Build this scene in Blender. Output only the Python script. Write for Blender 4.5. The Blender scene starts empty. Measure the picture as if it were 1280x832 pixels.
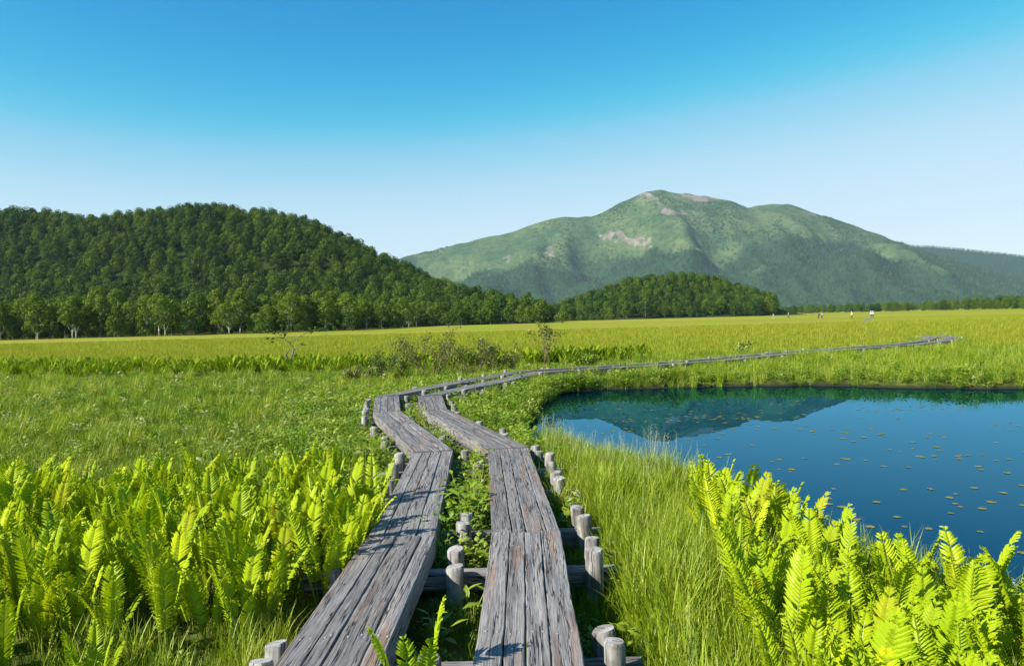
import bpy, math, random
import numpy as np
from mathutils import Vector, Matrix, Euler

R = math.radians
SC = bpy.context.scene
COL = SC.collection

# ------------------------------------------------------------------ camera
CAM_H = 1.95
cam_data = bpy.data.cameras.new('camera')
cam = bpy.data.objects.new('camera', cam_data)
COL.objects.link(cam)
cam_data.sensor_width = 36.0
cam_data.lens = 36.0 * 950.0 / 1280.0
cam_data.clip_start = 0.05
cam_data.clip_end = 40000.0
cam.location = (0, 0, CAM_H)
PITCH = math.atan(16.5 / 950.0)
cam.matrix_world = (Matrix.Translation((0, 0, CAM_H)) @ Euler((R(90) - PITCH, 0, 0)).to_matrix().to_4x4()
                    @ Matrix.Rotation(R(-1.5), 4, 'Z'))
SC.camera = cam

# ------------------------------------------------------------------ sky and sun
SUN_EL = 36.0
SHADOW_AZ = 30.0            # shadows run towards +X, turned this far towards +Y
world = bpy.data.worlds.new('World')
SC.world = world
world.use_nodes = True
wn = world.node_tree
bg = wn.nodes['Background']
sky = wn.nodes.new('ShaderNodeTexSky')
sky.sky_type = 'NISHITA'
sky.sun_disc = False
sky.sun_elevation = R(SUN_EL)
sky.sun_rotation = math.atan2(-math.cos(R(SHADOW_AZ)), -math.sin(R(SHADOW_AZ)))
sky.altitude = 1400
sky.air_density = 1.0
sky.dust_density = 0.3
sky.ozone_density = 4.0
# the photograph's sky is strongly graded (deep cyan overhead, near white low down): one tone curve over the whole sky
EXPO = 1.10
k_in = wn.nodes.new('ShaderNodeVectorMath'); k_in.operation = 'SCALE'; k_in.inputs['Scale'].default_value = 0.14
cv = wn.nodes.new('ShaderNodeRGBCurve')
k_out = wn.nodes.new('ShaderNodeVectorMath'); k_out.operation = 'SCALE'; k_out.inputs['Scale'].default_value = 10.0 / 2 ** EXPO
CURVES = (((0, 0), (.05, 0), (.08, .001), (.11, .035), (.153, .27), (.246, .56), (.42, .72), (1, 1)),
          ((0, 0), (.12, .12), (.209, .29), (.25, .39), (.352, .62), (.497, .77), (.75, .87), (1, 1)),
          ((0, 0), (.25, .32), (.468, .66), (.539, .73), (.68, .84), (.807, .90), (1, .96)))
for c, stops in zip(cv.mapping.curves, CURVES):
    c.points[0].location = stops[0]; c.points[1].location = stops[-1]
    for q in stops[1:-1]:
        c.points.new(*q)
cv.mapping.update()
hs = wn.nodes.new('ShaderNodeHueSaturation'); hs.inputs['Saturation'].default_value = 1.15
wn.links.new(sky.outputs[0], hs.inputs['Color'])
wn.links.new(hs.outputs[0], k_in.inputs[0])
wn.links.new(k_in.outputs[0], cv.inputs['Color'])
wn.links.new(cv.outputs[0], k_out.inputs[0])
wn.links.new(k_out.outputs[0], bg.inputs[0])
bg.inputs[1].default_value = 0.1

sun_data = bpy.data.lights.new('sun', 'SUN')
sun_data.energy = 4.8
sun_data.angle = R(0.53)
sun_data.color = (1.0, 0.95, 0.86)
sun = bpy.data.objects.new('sun', sun_data)
COL.objects.link(sun)
ld = Vector((math.cos(R(SUN_EL)) * math.cos(R(SHADOW_AZ)), math.cos(R(SUN_EL)) * math.sin(R(SHADOW_AZ)), -math.sin(R(SUN_EL))))
sun.rotation_euler = ld.to_track_quat('-Z', 'Y').to_euler()
sun.location = (-40, -10, 40)

SC.view_settings.view_transform = 'Standard'
SC.view_settings.look = 'None'
SC.view_settings.gamma = 1.0
SC.view_settings.use_curve_mapping = False
SC.view_settings.exposure = EXPO
SC.render.engine = 'CYCLES'
SC.cycles.use_denoising = True
SC.cycles.max_bounces = 6
SC.cycles.diffuse_bounces = 3
SC.cycles.transmission_bounces = 3
SC.cycles.volume_bounces = 1
SC.cycles.use_adaptive_sampling = True
SC.cycles.adaptive_threshold = 0.006

# ------------------------------------------------------------------ helpers
rng = np.random.default_rng(7)
random.seed(7)

def mesh(name, v, f, mats=(), mi=None, smooth=False, uv=None):
    me = bpy.data.meshes.new(name)
    me.from_pydata([tuple(map(float, p)) for p in v] if not isinstance(v, np.ndarray) else v.tolist(), [], f if isinstance(f, list) else f.tolist())
    for m in mats:
        me.materials.append(m)
    if mi is not None:
        me.polygons.foreach_set('material_index', mi)
    if smooth:
        me.polygons.foreach_set('use_smooth', [True] * len(me.polygons))
    if uv is not None:
        l = me.uv_layers.new(name='UVMap')
        vi = np.empty(len(me.loops), np.int32)
        me.loops.foreach_get('vertex_index', vi)
        l.data.foreach_set('uv', np.asarray(uv, np.float32)[vi].ravel())
    me.update()
    return me

def put(name, me, parent=None, loc=(0, 0, 0), rot=(0, 0, 0), scl=(1, 1, 1)):
    o = bpy.data.objects.new(name, me)
    COL.objects.link(o)
    o.location = loc
    o.rotation_euler = rot
    o.scale = scl if hasattr(scl, '__len__') else (scl,) * 3
    if parent:
        o.parent = parent
    return o

def tag(o, label=None, cat=None, group=None, kind=None):
    if label: o['label'] = label
    if cat: o['category'] = cat
    if group: o['group'] = group
    if kind: o['kind'] = kind
    return o

class MB:
    """collects pieces of one mesh"""
    def __init__(s):
        s.v = []; s.f = []; s.m = []; s.n = 0
    def add(s, v, f, m=0):
        for q in f:
            s.f.append(tuple(i + s.n for i in q)); s.m.append(m)
        s.v.extend(tuple(map(float, p)) for p in v)
        s.n += len(v)
    def tube(s, pts, rad, k=6, m=0, cap=True):
        pts = [Vector(p) for p in pts]
        v = []; f = []
        for i, p in enumerate(pts):
            d = (pts[min(i + 1, len(pts) - 1)] - pts[max(i - 1, 0)])
            if d.length < 1e-6: d = Vector((0, 0, 1))
            d.normalize()
            a = d.orthogonal() if abs(d.z) < .95 else Vector((1, 0, 0)) - d * d.x
            a.normalize(); b = d.cross(a)
            for j in range(k):
                t = 2 * math.pi * j / k
                v.append(p + (a * math.cos(t) + b * math.sin(t)) * rad[i])
        for i in range(len(pts) - 1):
            for j in range(k):
                f.append((i * k + j, i * k + (j + 1) % k, (i + 1) * k + (j + 1) % k, (i + 1) * k + j))
        if cap:
            f.append(tuple((len(pts) - 1) * k + j for j in range(k)))
            f.append(tuple(reversed(range(k))))
        s.add(v, f, m)
    def build(s, name, mats, smooth=False):
        return mesh(name, s.v, s.f, mats, s.m, smooth)

# value noise for terrain
def vnoise(x, y, seed=0):
    x = np.asarray(x, float); y = np.asarray(y, float)
    xi = np.floor(x).astype(np.int64); yi = np.floor(y).astype(np.int64)
    fx = x - xi; fy = y - yi
    fx = fx * fx * (3 - 2 * fx); fy = fy * fy * (3 - 2 * fy)
    def h(a, b):
        n = (a * 374761393 + b * 668265263 + seed * 1274126177) & 0xffffffff
        n = ((n ^ (n >> 13)) * 1274126177) & 0xffffffff
        return ((n ^ (n >> 16)) & 0xffff) / 65535.0
    return (h(xi, yi) * (1 - fx) + h(xi + 1, yi) * fx) * (1 - fy) + (h(xi, yi + 1) * (1 - fx) + h(xi + 1, yi + 1) * fx) * fy

def fbm(x, y, o=4, seed=0):
    r = 0; a = .5
    for i in range(o):
        r = r + a * vnoise(x, y, seed + i); x = x * 2.03 + 11.3; y = y * 2.03 + 5.7; a *= .5
    return r

def sstep(a, b, x):
    t = np.clip((x - a) / (b - a), 0, 1)
    return t * t * (3 - 2 * t)

# ------------------------------------------------------------------ materials
def new_mat(name):
    m = bpy.data.materials.new(name); m.use_nodes = True
    nt = m.node_tree
    for n in list(nt.nodes): nt.nodes.remove(n)
    out = nt.nodes.new('ShaderNodeOutputMaterial')
    return m, nt, out

def node(nt, t, **kw):
    n = nt.nodes.new(t)
    for k, v in kw.items():
        if k.startswith('i_'):
            n.inputs[k[2:].replace('_', ' ')].default_value = v
        else:
            setattr(n, k, v)
    return n

def ramp(nt, fac, stops, interp='LINEAR'):
    r = nt.nodes.new('ShaderNodeValToRGB')
    r.color_ramp.interpolation = interp
    e = r.color_ramp.elements
    while len(e) < len(stops): e.new(.5)
    for i, (p, c) in enumerate(stops):
        e[i].position = p; e[i].color = (*c, 1) if len(c) == 3 else c
    nt.links.new(fac, r.inputs[0])
    return r.outputs[0]

def leaf_mat(name, cols, trans=.4, gloss=.06, rough=.45, noise=None, tcol=None):
    """leaf: colour picked by the piece's own random number, light passing through"""
    m, nt, out = new_mat(name)
    L = nt.links.new
    oi = node(nt, 'ShaderNodeObjectInfo')
    fac = oi.outputs['Random']
    if noise:
        geo = node(nt, 'ShaderNodeNewGeometry')
        nz = node(nt, 'ShaderNodeTexNoise', i_Scale=noise, i_Detail=2.0)
        L(geo.outputs['Position'], nz.inputs['Vector'])
        mx = node(nt, 'ShaderNodeMath', operation='MULTIPLY_ADD')
        L(nz.outputs[0], mx.inputs[0]); mx.inputs[1].default_value = .95
        ad = node(nt, 'ShaderNodeMath', operation='MULTIPLY_ADD')
        L(oi.outputs['Random'], ad.inputs[0]); ad.inputs[1].default_value = .85; ad.inputs[2].default_value = -.40
        L(ad.outputs[0], mx.inputs[2]); fac = mx.outputs[0]
    c = ramp(nt, fac, [(i / max(1, len(cols) - 1), q) for i, q in enumerate(cols)])
    d = node(nt, 'ShaderNodeBsdfDiffuse'); t = node(nt, 'ShaderNodeBsdfTranslucent')
    g = node(nt, 'ShaderNodeBsdfGlossy', i_Roughness=rough); g.inputs['Color'].default_value = (.9, .95, .85, 1)
    L(c, d.inputs['Color'])
    tc = node(nt, 'ShaderNodeMixRGB', blend_type='MULTIPLY'); tc.inputs[0].default_value = 1
    L(c, tc.inputs[1]); tc.inputs[2].default_value = (*(tcol or (1.2, 1.15, .5)), 1)
    L(tc.outputs[0], t.inputs['Color'])
    mx1 = node(nt, 'ShaderNodeMixShader'); mx1.inputs[0].default_value = trans
    L(d.outputs[0], mx1.inputs[1]); L(t.outputs[0], mx1.inputs[2])
    mx2 = node(nt, 'ShaderNodeMixShader'); mx2.inputs[0].default_value = gloss
    L(mx1.outputs[0], mx2.inputs[1]); L(g.outputs[0], mx2.inputs[2])
    L(mx2.outputs[0], out.inputs['Surface'])
    return m

M = {}
M['fern'] = leaf_mat('fern leaf', [(.22, .34, .005), (.36, .46, .007), (.44, .51, .009), (.31, .42, .007), (.33, .42, .007), (.28, .38, .006), (.36, .38, .012)], .28, .015)
M['fern_far'] = leaf_mat('strip fern leaf', [(.13, .22, .005), (.20, .30, .007), (.30, .38, .008), (.16, .26, .006)], .28, .015)
M['fern_stem'] = leaf_mat('fern stem', [(.22, .28, .03), (.28, .30, .05)], .1, .05)
M['sedge'] = leaf_mat('sedge blade', [(.08, .15, .008), (.13, .22, .010), (.19, .27, .012), (.26, .29, .04)], .35, .02)
M['sedge_light'] = leaf_mat('light sedge blade', [(.13, .22, .008), (.22, .32, .012), (.30, .37, .02), (.33, .36, .06)], .38, .02)
M['meadow'] = leaf_mat('far meadow blade', [(.20, .26, .012), (.27, .30, .020), (.32, .315, .04)], .35, .012)
M['pale'] = leaf_mat('pale herb leaf', [(.22, .30, .05), (.30, .36, .10), (.42, .43, .22)], .3, .02)
M['straw'] = leaf_mat('pale seed stalk', [(.45, .45, .25), (.55, .52, .35), (.40, .44, .22)], .4, .04)
M['herb'] = leaf_mat('herb leaf', [(.09, .17, .008), (.14, .24, .010), (.21, .30, .014), (.30, .36, .06)], .35, .035, .5)
M['broad'] = leaf_mat('broad leaf', [(.16, .27, .010), (.22, .33, .012), (.30, .38, .014)], .4, .06, .45)
M['tree'] = leaf_mat('tree leaf', [(.040, .082, .005), (.066, .120, .006), (.115, .170, .009), (.055, .10, .006)], .3, .012, .5, noise=.25)
M['tree_edge'] = leaf_mat('edge tree leaf', [(.055, .105, .006), (.085, .145, .007), (.135, .195, .010), (.07, .12, .007)], .32, .012, .5, noise=.25)
M['tree_dark'] = leaf_mat('hill tree leaf', [(.018, .048, .005), (.040, .084, .006), (.095, .150, .008), (.028, .064, .007)], .25, .010, .5, noise=.05)
M['mt_tree'] = leaf_mat('mountain tree leaf', [(.014, .040, .014), (.028, .064, .016), (.060, .105, .018)], .25, .010, .5)
M['conifer'] = leaf_mat('conifer needles', [(.018, .046, .012), (.030, .066, .014)], .1, .012, .5)
M['shrub'] = leaf_mat('shrub leaf', [(.09, .14, .015), (.14, .19, .02), (.17, .14, .05)], .35, .03)
M['shrub_red'] = leaf_mat('dry shrub leaf', [(.14, .11, .04), (.12, .15, .02), (.10, .16, .012)], .3, .03)
M['lily'] = leaf_mat('lily leaf', [(.16, .15, .02), (.22, .20, .03), (.12, .14, .03), (.26, .20, .05)], .1, .12, .3)
M['flower'] = leaf_mat('cream flower', [(.62, .64, .4), (.66, .66, .5)], .3, .03)

def plain(name, col, rough=.8, var=.15, scale=8.0, bump=0.0, stretch=(1, 1, 1)):
    m, nt, out = new_mat(name); L = nt.links.new
    tc = node(nt, 'ShaderNodeTexCoord'); mp = node(nt, 'ShaderNodeMapping'); mp.inputs['Scale'].default_value = stretch
    L(tc.outputs['Object'], mp.inputs['Vector'])
    nz = node(nt, 'ShaderNodeTexNoise', i_Scale=scale, i_Detail=5.0)
    L(mp.outputs[0], nz.inputs['Vector'])
    c = ramp(nt, nz.outputs[0], [(.3, tuple(x * (1 - var * 2) for x in col)), (.7, tuple(min(1, x * (1 + var)) for x in col))])
    b = node(nt, 'ShaderNodeBsdfPrincipled', i_Roughness=rough)
    L(c, b.inputs['Base Color'])
    if bump:
        bp = node(nt, 'ShaderNodeBump', i_Strength=bump, i_Distance=.02); L(nz.outputs[0], bp.inputs['Height']); L(bp.outputs[0], b.inputs['Normal'])
    L(b.outputs[0], out.inputs['Surface'])
    return m

M['birch'] = plain('pale bark', (.62, .60, .54), .9, .3, 1.5, 0, (1, 1, .3))
M['bark'] = plain('grey brown bark', (.16, .14, .12), .9, .3, 6, .3)
M['twig'] = plain('reddish twig', (.17, .10, .075), .9, .3, 6)
M['snag'] = plain('bleached dead wood', (.36, .33, .26), .9, .25, 1.5)

def wood_mat():
    m, nt, out = new_mat('weathered plank'); L = nt.links.new
    uv = node(nt, 'ShaderNodeUVMap'); uv.uv_map = 'UVMap'
    oi = node(nt, 'ShaderNodeObjectInfo')
    off = node(nt, 'ShaderNodeMath', operation='MULTIPLY'); L(oi.outputs['Random'], off.inputs[0]); off.inputs[1].default_value = 53.0
    cx = node(nt, 'ShaderNodeCombineXYZ'); L(off.outputs[0], cx.inputs[0]); L(off.outputs[0], cx.inputs[1]); L(off.outputs[0], cx.inputs[2])
    ad = node(nt, 'ShaderNodeVectorMath', operation='ADD'); L(uv.outputs[0], ad.inputs[0]); L(cx.outputs[0], ad.inputs[1])
    def noise(sc, scale, det, rough=.6):
        mp = node(nt, 'ShaderNodeMapping'); mp.inputs['Scale'].default_value = sc; L(ad.outputs[0], mp.inputs['Vector'])
        n = node(nt, 'ShaderNodeTexNoise', i_Scale=scale, i_Detail=det, i_Roughness=rough); L(mp.outputs[0], n.inputs['Vector'])
        return n.outputs[0]
    fine = noise((2.2, 60, 1), 2.6, 6, .7)      # grain along the board
    mid = noise((.7, 9, 1), 2.0, 4)             # broad streaks
    blot = noise((1.0, 2.0, 1), 1.4, 4)
    crk = noise((.55, 16, 1), 1.8, 3, .55)      # long checks
    c1 = ramp(nt, fine, [(.28, (.040, .036, .032)), (.46, (.175, .162, .150)), (.66, (.32, .300, .280))])
    c2 = ramp(nt, mid, [(.3, (.55, .55, .60)), (.55, (1, 1, 1)), (.75, (1.15, 1.08, 1.0))])
    mul = node(nt, 'ShaderNodeMixRGB', blend_type='MULTIPLY'); mul.inputs[0].default_value = 1; L(c1, mul.inputs[1]); L(c2, mul.inputs[2])
    br = ramp(nt, noise((.5, 7, 1), 1.7, 3), [(.54, (0, 0, 0)), (.68, (1, 1, 1))])
    rust = node(nt, 'ShaderNodeMixRGB', blend_type='MIX'); L(br, rust.inputs[0]); L(mul.outputs[0], rust.inputs[1])
    rb = node(nt, 'ShaderNodeMixRGB', blend_type='MULTIPLY'); rb.inputs[0].default_value = 1; L(mul.outputs[0], rb.inputs[1]); rb.inputs[2].default_value = (1.1, .80, .60, 1)
    L(rb.outputs[0], rust.inputs[2])
    lich = ramp(nt, blot, [(.64, (0, 0, 0)), (.74, (.55, .55, .55))])
    li = node(nt, 'ShaderNodeMixRGB'); L(lich, li.inputs[0]); L(rust.outputs[0], li.inputs[1]); li.inputs[2].default_value = (.36, .37, .37, 1)
    ck = ramp(nt, crk, [(.480, (1, 1, 1)), (.494, (.06, .05, .042)), (.508, (.06, .05, .042)), (.522, (1, 1, 1))])
    # only some of the checks open up
    sel = ramp(nt, noise((.8, 5, 1), 1.3, 2), [(.36, (0, 0, 0)), (.46, (1, 1, 1))])
    ck2 = node(nt, 'ShaderNodeMixRGB'); L(sel, ck2.inputs[0]); ck2.inputs[1].default_value = (1, 1, 1, 1); L(ck, ck2.inputs[2])
    fin = node(nt, 'ShaderNodeMixRGB', blend_type='MULTIPLY'); fin.inputs[0].default_value = 1; L(li.outputs[0], fin.inputs[1]); L(ck2.outputs[0], fin.inputs[2])
    tone = node(nt, 'ShaderNodeMapRange'); L(oi.outputs['Random'], tone.inputs[0]); tone.inputs[3].default_value = .78; tone.inputs[4].default_value = 1.15
    f2 = node(nt, 'ShaderNodeVectorMath', operation='SCALE'); L(fin.outputs[0], f2.inputs[0]); L(tone.outputs[0], f2.inputs['Scale'])
    b = node(nt, 'ShaderNodeBsdfPrincipled', i_Roughness=.72); L(f2.outputs[0], b.inputs['Base Color'])
    h = node(nt, 'ShaderNodeMath', operation='ADD'); L(fine, h.inputs[0])
    h2 = node(nt, 'ShaderNodeMath', operation='MULTIPLY'); L(ck2.outputs[0], h2.inputs[0]); h2.inputs[1].default_value = 1.6; L(h2.outputs[0], h.inputs[1])
    bp = node(nt, 'ShaderNodeBump', i_Strength=.55, i_Distance=.006); L(h.outputs[0], bp.inputs['Height']); L(bp.outputs[0], b.inputs['Normal'])
    L(b.outputs[0], out.inputs['Surface'])
    return m
M['wood'] = wood_mat()

def post_mat():
    m, nt, out = new_mat('weathered post'); L = nt.links.new
    tc = node(nt, 'ShaderNodeTexCoord'); oi = node(nt, 'ShaderNodeObjectInfo')
    off = node(nt, 'ShaderNodeVectorMath', operation='ADD')
    cx = node(nt, 'ShaderNodeCombineXYZ'); mu = node(nt, 'ShaderNodeMath', operation='MULTIPLY'); L(oi.outputs['Random'], mu.inputs[0]); mu.inputs[1].default_value = 31
    L(mu.outputs[0], cx.inputs[2]); L(tc.outputs['Object'], off.inputs[0]); L(cx.outputs[0], off.inputs[1])
    mp = node(nt, 'ShaderNodeMapping'); mp.inputs['Scale'].default_value = (42, 42, 2.5); L(off.outputs[0], mp.inputs['Vector'])
    n = node(nt, 'ShaderNodeTexNoise', i_Scale=1.0, i_Detail=6.0, i_Roughness=.65); L(mp.outputs[0], n.inputs['Vector'])
    n2 = node(nt, 'ShaderNodeTexNoise', i_Scale=9.0, i_Detail=4.0); L(off.outputs[0], n2.inputs['Vector'])
    c1 = ramp(nt, n.outputs[0], [(.34, (.035, .031, .027)), (.44, (.19, .18, .165)), (.68, (.40, .385, .355))])
    c2 = ramp(nt, n2.outputs[0], [(.35, (.48, .45, .40)), (.6, (1.05, 1.05, 1.05))])
    mul = node(nt, 'ShaderNodeMixRGB', blend_type='MULTIPLY'); mul.inputs[0].default_value = 1; L(c1, mul.inputs[1]); L(c2, mul.inputs[2])
    wv = node(nt, 'ShaderNodeTexWave', wave_type='RINGS', rings_direction='Z', i_Scale=26.0, i_Distortion=3.0, i_Detail=2.0); L(tc.outputs['Object'], wv.inputs['Vector'])
    c3 = ramp(nt, wv.outputs[1], [(.1, (.22, .21, .195)), (.6, (.42, .41, .39))])
    ge = node(nt, 'ShaderNodeNewGeometry'); sp = node(nt, 'ShaderNodeSeparateXYZ'); L(ge.outputs['Normal'], sp.inputs[0])
    gt = node(nt, 'ShaderNodeMath', operation='GREATER_THAN'); L(sp.outputs[2], gt.inputs[0]); gt.inputs[1].default_value = .8
    mx = node(nt, 'ShaderNodeMixRGB'); L(gt.outputs[0], mx.inputs[0]); L(mul.outputs[0], mx.inputs[1])
    m4 = node(nt, 'ShaderNodeMixRGB', blend_type='MULTIPLY'); m4.inputs[0].default_value = 1; L(c3, m4.inputs[1]); L(c2, m4.inputs[2]); L(m4.outputs[0], mx.inputs[2])
    so = node(nt, 'ShaderNodeSeparateXYZ'); L(tc.outputs['Object'], so.inputs[0])
    wob = node(nt, 'ShaderNodeMath', operation='MULTIPLY_ADD'); L(n2.outputs[0], wob.inputs[0]); wob.inputs[1].default_value = .03; L(so.outputs[0], wob.inputs[2])
    wo2 = node(nt, 'ShaderNodeMath', operation='SUBTRACT'); L(wob.outputs[0], wo2.inputs[0]); wo2.inputs[1].default_value = .015
    ab = node(nt, 'ShaderNodeMath', operation='ABSOLUTE'); L(wo2.outputs[0], ab.inputs[0])
    lt = node(nt, 'ShaderNodeMath', operation='LESS_THAN'); L(ab.outputs[0], lt.inputs[0]); lt.inputs[1].default_value = .0026
    yp = node(nt, 'ShaderNodeMath', operation='GREATER_THAN'); L(so.outputs[1], yp.inputs[0]); yp.inputs[1].default_value = -.012
    cr = node(nt, 'ShaderNodeMath', operation='MULTIPLY'); L(lt.outputs[0], cr.inputs[0]); L(yp.outputs[0], cr.inputs[1])
    mxc = node(nt, 'ShaderNodeMixRGB'); L(cr.outputs[0], mxc.inputs[0]); L(mx.outputs[0], mxc.inputs[1]); mxc.inputs[2].default_value = (.02, .017, .014, 1)
    b = node(nt, 'ShaderNodeBsdfPrincipled', i_Roughness=.85); L(mxc.outputs[0], b.inputs['Base Color'])
    bp = node(nt, 'ShaderNodeBump', i_Strength=.5, i_Distance=.006); L(n.outputs[0], bp.inputs['Height']); L(bp.outputs[0], b.inputs['Normal'])
    L(b.outputs[0], out.inputs['Surface'])
    return m
M['post'] = post_mat()

def ground_mat():
    m, nt, out = new_mat('marsh ground'); L = nt.links.new
    ge = node(nt, 'ShaderNodeNewGeometry')
    def nz(scale, sc, det=4):
        mp = node(nt, 'ShaderNodeMapping'); mp.inputs['Scale'].default_value = sc; L(ge.outputs['Position'], mp.inputs['Vector'])
        n = node(nt, 'ShaderNodeTexNoise', i_Scale=scale, i_Detail=det, i_Roughness=.6); L(mp.outputs[0], n.inputs['Vector']); return n.outputs[0]
    big = nz(.016, (.22, 1.5, 1), 6)
    far = ramp(nt, big, [(.36, (.14, .22, .010)), (.46, (.22, .26, .018)), (.54, (.28, .265, .05)), (.62, (.29, .255, .06)), (.70, (.18, .245, .012))])
    fn = ramp(nt, nz(.35, (.6, 1.4, 1), 6), [(.3, (.72, .74, .7)), (.7, (1.1, 1.08, 1.1))])
    mu = node(nt, 'ShaderNodeMixRGB', blend_type='MULTIPLY'); mu.inputs[0].default_value = 1; L(far, mu.inputs[1]); L(fn, mu.inputs[2])
    near = ramp(nt, nz(3.0, (1, 1, 1), 5), [(.35, (.035, .045, .012)), (.55, (.07, .10, .018)), (.7, (.11, .12, .03))])
    sp = node(nt, 'ShaderNodeSeparateXYZ'); L(ge.outputs['Position'], sp.inputs[0])
    le = node(nt, 'ShaderNodeVectorMath', operation='LENGTH'); L(ge.outputs['Position'], le.inputs[0])
    mr = node(nt, 'ShaderNodeMapRange'); L(le.outputs['Value'], mr.inputs[0]); mr.inputs[1].default_value = 24; mr.inputs[2].default_value = 60
    mx = node(nt, 'ShaderNodeMixRGB'); L(mr.outputs[0], mx.inputs[0]); L(near, mx.inputs[1]); L(mu.outputs[0], mx.inputs[2])
    mud = node(nt, 'ShaderNodeMapRange'); L(sp.outputs[2], mud.inputs[0]); mud.inputs[1].default_value = -.12; mud.inputs[2].default_value = -.05
    m2 = node(nt, 'ShaderNodeMixRGB'); L(mud.outputs[0], m2.inputs[0]); m2.inputs[1].default_value = (.03, .026, .016, 1); L(mx.outputs[0], m2.inputs[2])
    b = node(nt, 'ShaderNodeBsdfDiffuse'); L(m2.outputs[0], b.inputs['Color'])
    bp = node(nt, 'ShaderNodeBump', i_Strength=.6, i_Distance=.15); L(nz(2.2, (1, 1, 1), 5), bp.inputs['Height']); L(bp.outputs[0], b.inputs['Normal'])
    L(b.outputs[0], out.inputs['Surface'])
    return m
M['ground'] = ground_mat()

def water_mat():
    m, nt, out = new_mat('still pond water'); L = nt.links.new
    ge = node(nt, 'ShaderNodeNewGeometry')
    n = node(nt, 'ShaderNodeTexNoise', i_Scale=1.6, i_Detail=2.0); L(ge.outputs['Position'], n.inputs['Vector'])
    bp = node(nt, 'ShaderNodeBump', i_Strength=.02, i_Distance=.02); L(n.outputs[0], bp.inputs['Height'])
    fr = node(nt, 'ShaderNodeFresnel', i_IOR=1.33); L(bp.outputs[0], fr.inputs['Normal'])
    g = node(nt, 'ShaderNodeBsdfGlossy', i_Roughness=.0); g.inputs['Color'].default_value = (.24, .74, 1.0, 1); L(bp.outputs[0], g.inputs['Normal'])
    d = node(nt, 'ShaderNodeBsdfDiffuse'); d.inputs['Color'].default_value = (.0002, .003, .018, 1)
    mx = node(nt, 'ShaderNodeMixShader'); L(fr.outputs[0], mx.inputs[0]); L(d.outputs[0], mx.inputs[1]); L(g.outputs[0], mx.inputs[2])
    L(mx.outputs[0], out.inputs['Surface'])
    return m
M['water'] = water_mat()

def hill_mat(name, cols, scale):
    m, nt, out = new_mat(name); L = nt.links.new
    ge = node(nt, 'ShaderNodeNewGeometry')
    n = node(nt, 'ShaderNodeTexNoise', i_Scale=scale, i_Detail=6.0); L(ge.outputs['Position'], n.inputs['Vector'])
    c = ramp(nt, n.outputs[0], [(.35, cols[0]), (.65, cols[1])])
    b = node(nt, 'ShaderNodeBsdfDiffuse'); L(c, b.inputs['Color']); L(b.outputs[0], out.inputs['Surface'])
    return m
M['forest_floor'] = hill_mat('forest floor', ((.020, .032, .010), (.035, .05, .012)), .06)

def mountain_mat():
    m, nt, out = new_mat('mountain slopes'); L = nt.links.new
    ge = node(nt, 'ShaderNodeNewGeometry'); sp = node(nt, 'ShaderNodeSeparateXYZ'); L(ge.outputs['Position'], sp.inputs[0])
    def nz(scale, sc=(1, 1, 1), det=6, rough=.6):
        mp = node(nt, 'ShaderNodeMapping'); mp.inputs['Scale'].default_value = sc; L(ge.outputs['Position'], mp.inputs['Vector'])
        n = node(nt, 'ShaderNodeTexNoise', i_Scale=scale, i_Detail=det, i_Roughness=rough); L(mp.outputs[0], n.inputs['Vector']); return n.outputs[0]
    grass = ramp(nt, nz(.006, (1, .6, 1)), [(.3, (.034, .066, .030)), (.46, (.054, .090, .034)), (.60, (.088, .115, .046)), (.75, (.046, .080, .036))])
    scrub = ramp(nt, nz(.03, (1, 1, 1), 8, .7), [(.36, (.5, .58, .55)), (.56, (1.08, 1.08, 1.05))])
    mu = node(nt, 'ShaderNodeMixRGB', blend_type='MULTIPLY'); mu.inputs[0].default_value = 1; L(grass, mu.inputs[1]); L(scrub, mu.inputs[2])
    at = node(nt, 'ShaderNodeAttribute'); at.attribute_name = 'bare'
    rk = node(nt, 'ShaderNodeMath', operation='MULTIPLY_ADD'); L(nz(.016, (1, .7, 1), 7, .7), rk.inputs[0]); rk.inputs[1].default_value = 1.0; L(at.outputs['Fac'], rk.inputs[2])
    rm = ramp(nt, rk.outputs[0], [(.74, (0, 0, 0)), (.86, (1, 1, 1))])
    rock = ramp(nt, nz(.02), [(.35, (.13, .11, .09)), (.65, (.24, .195, .16))])
    mx = node(nt, 'ShaderNodeMixRGB'); L(rm, mx.inputs[0]); L(mu.outputs[0], mx.inputs[1]); L(rock, mx.inputs[2])
    fo = node(nt, 'ShaderNodeAttribute'); fo.attribute_name = 'wood'
    m2 = node(nt, 'ShaderNodeMixRGB'); L(fo.outputs['Fac'], m2.inputs[0]); L(mx.outputs[0], m2.inputs[1]); m2.inputs[2].default_value = (.020, .044, .020, 1)
    b = node(nt, 'ShaderNodeBsdfDiffuse'); L(m2.outputs[0], b.inputs['Color'])
    bp = node(nt, 'ShaderNodeBump', i_Strength=.7, i_Distance=14.0); L(nz(.02, (1, 1, 1), 8, .65), bp.inputs['Height']); L(bp.outputs[0], b.inputs['Normal'])
    L(b.outputs[0], out.inputs['Surface'])
    return m
M['mountain'] = mountain_mat()

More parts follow.
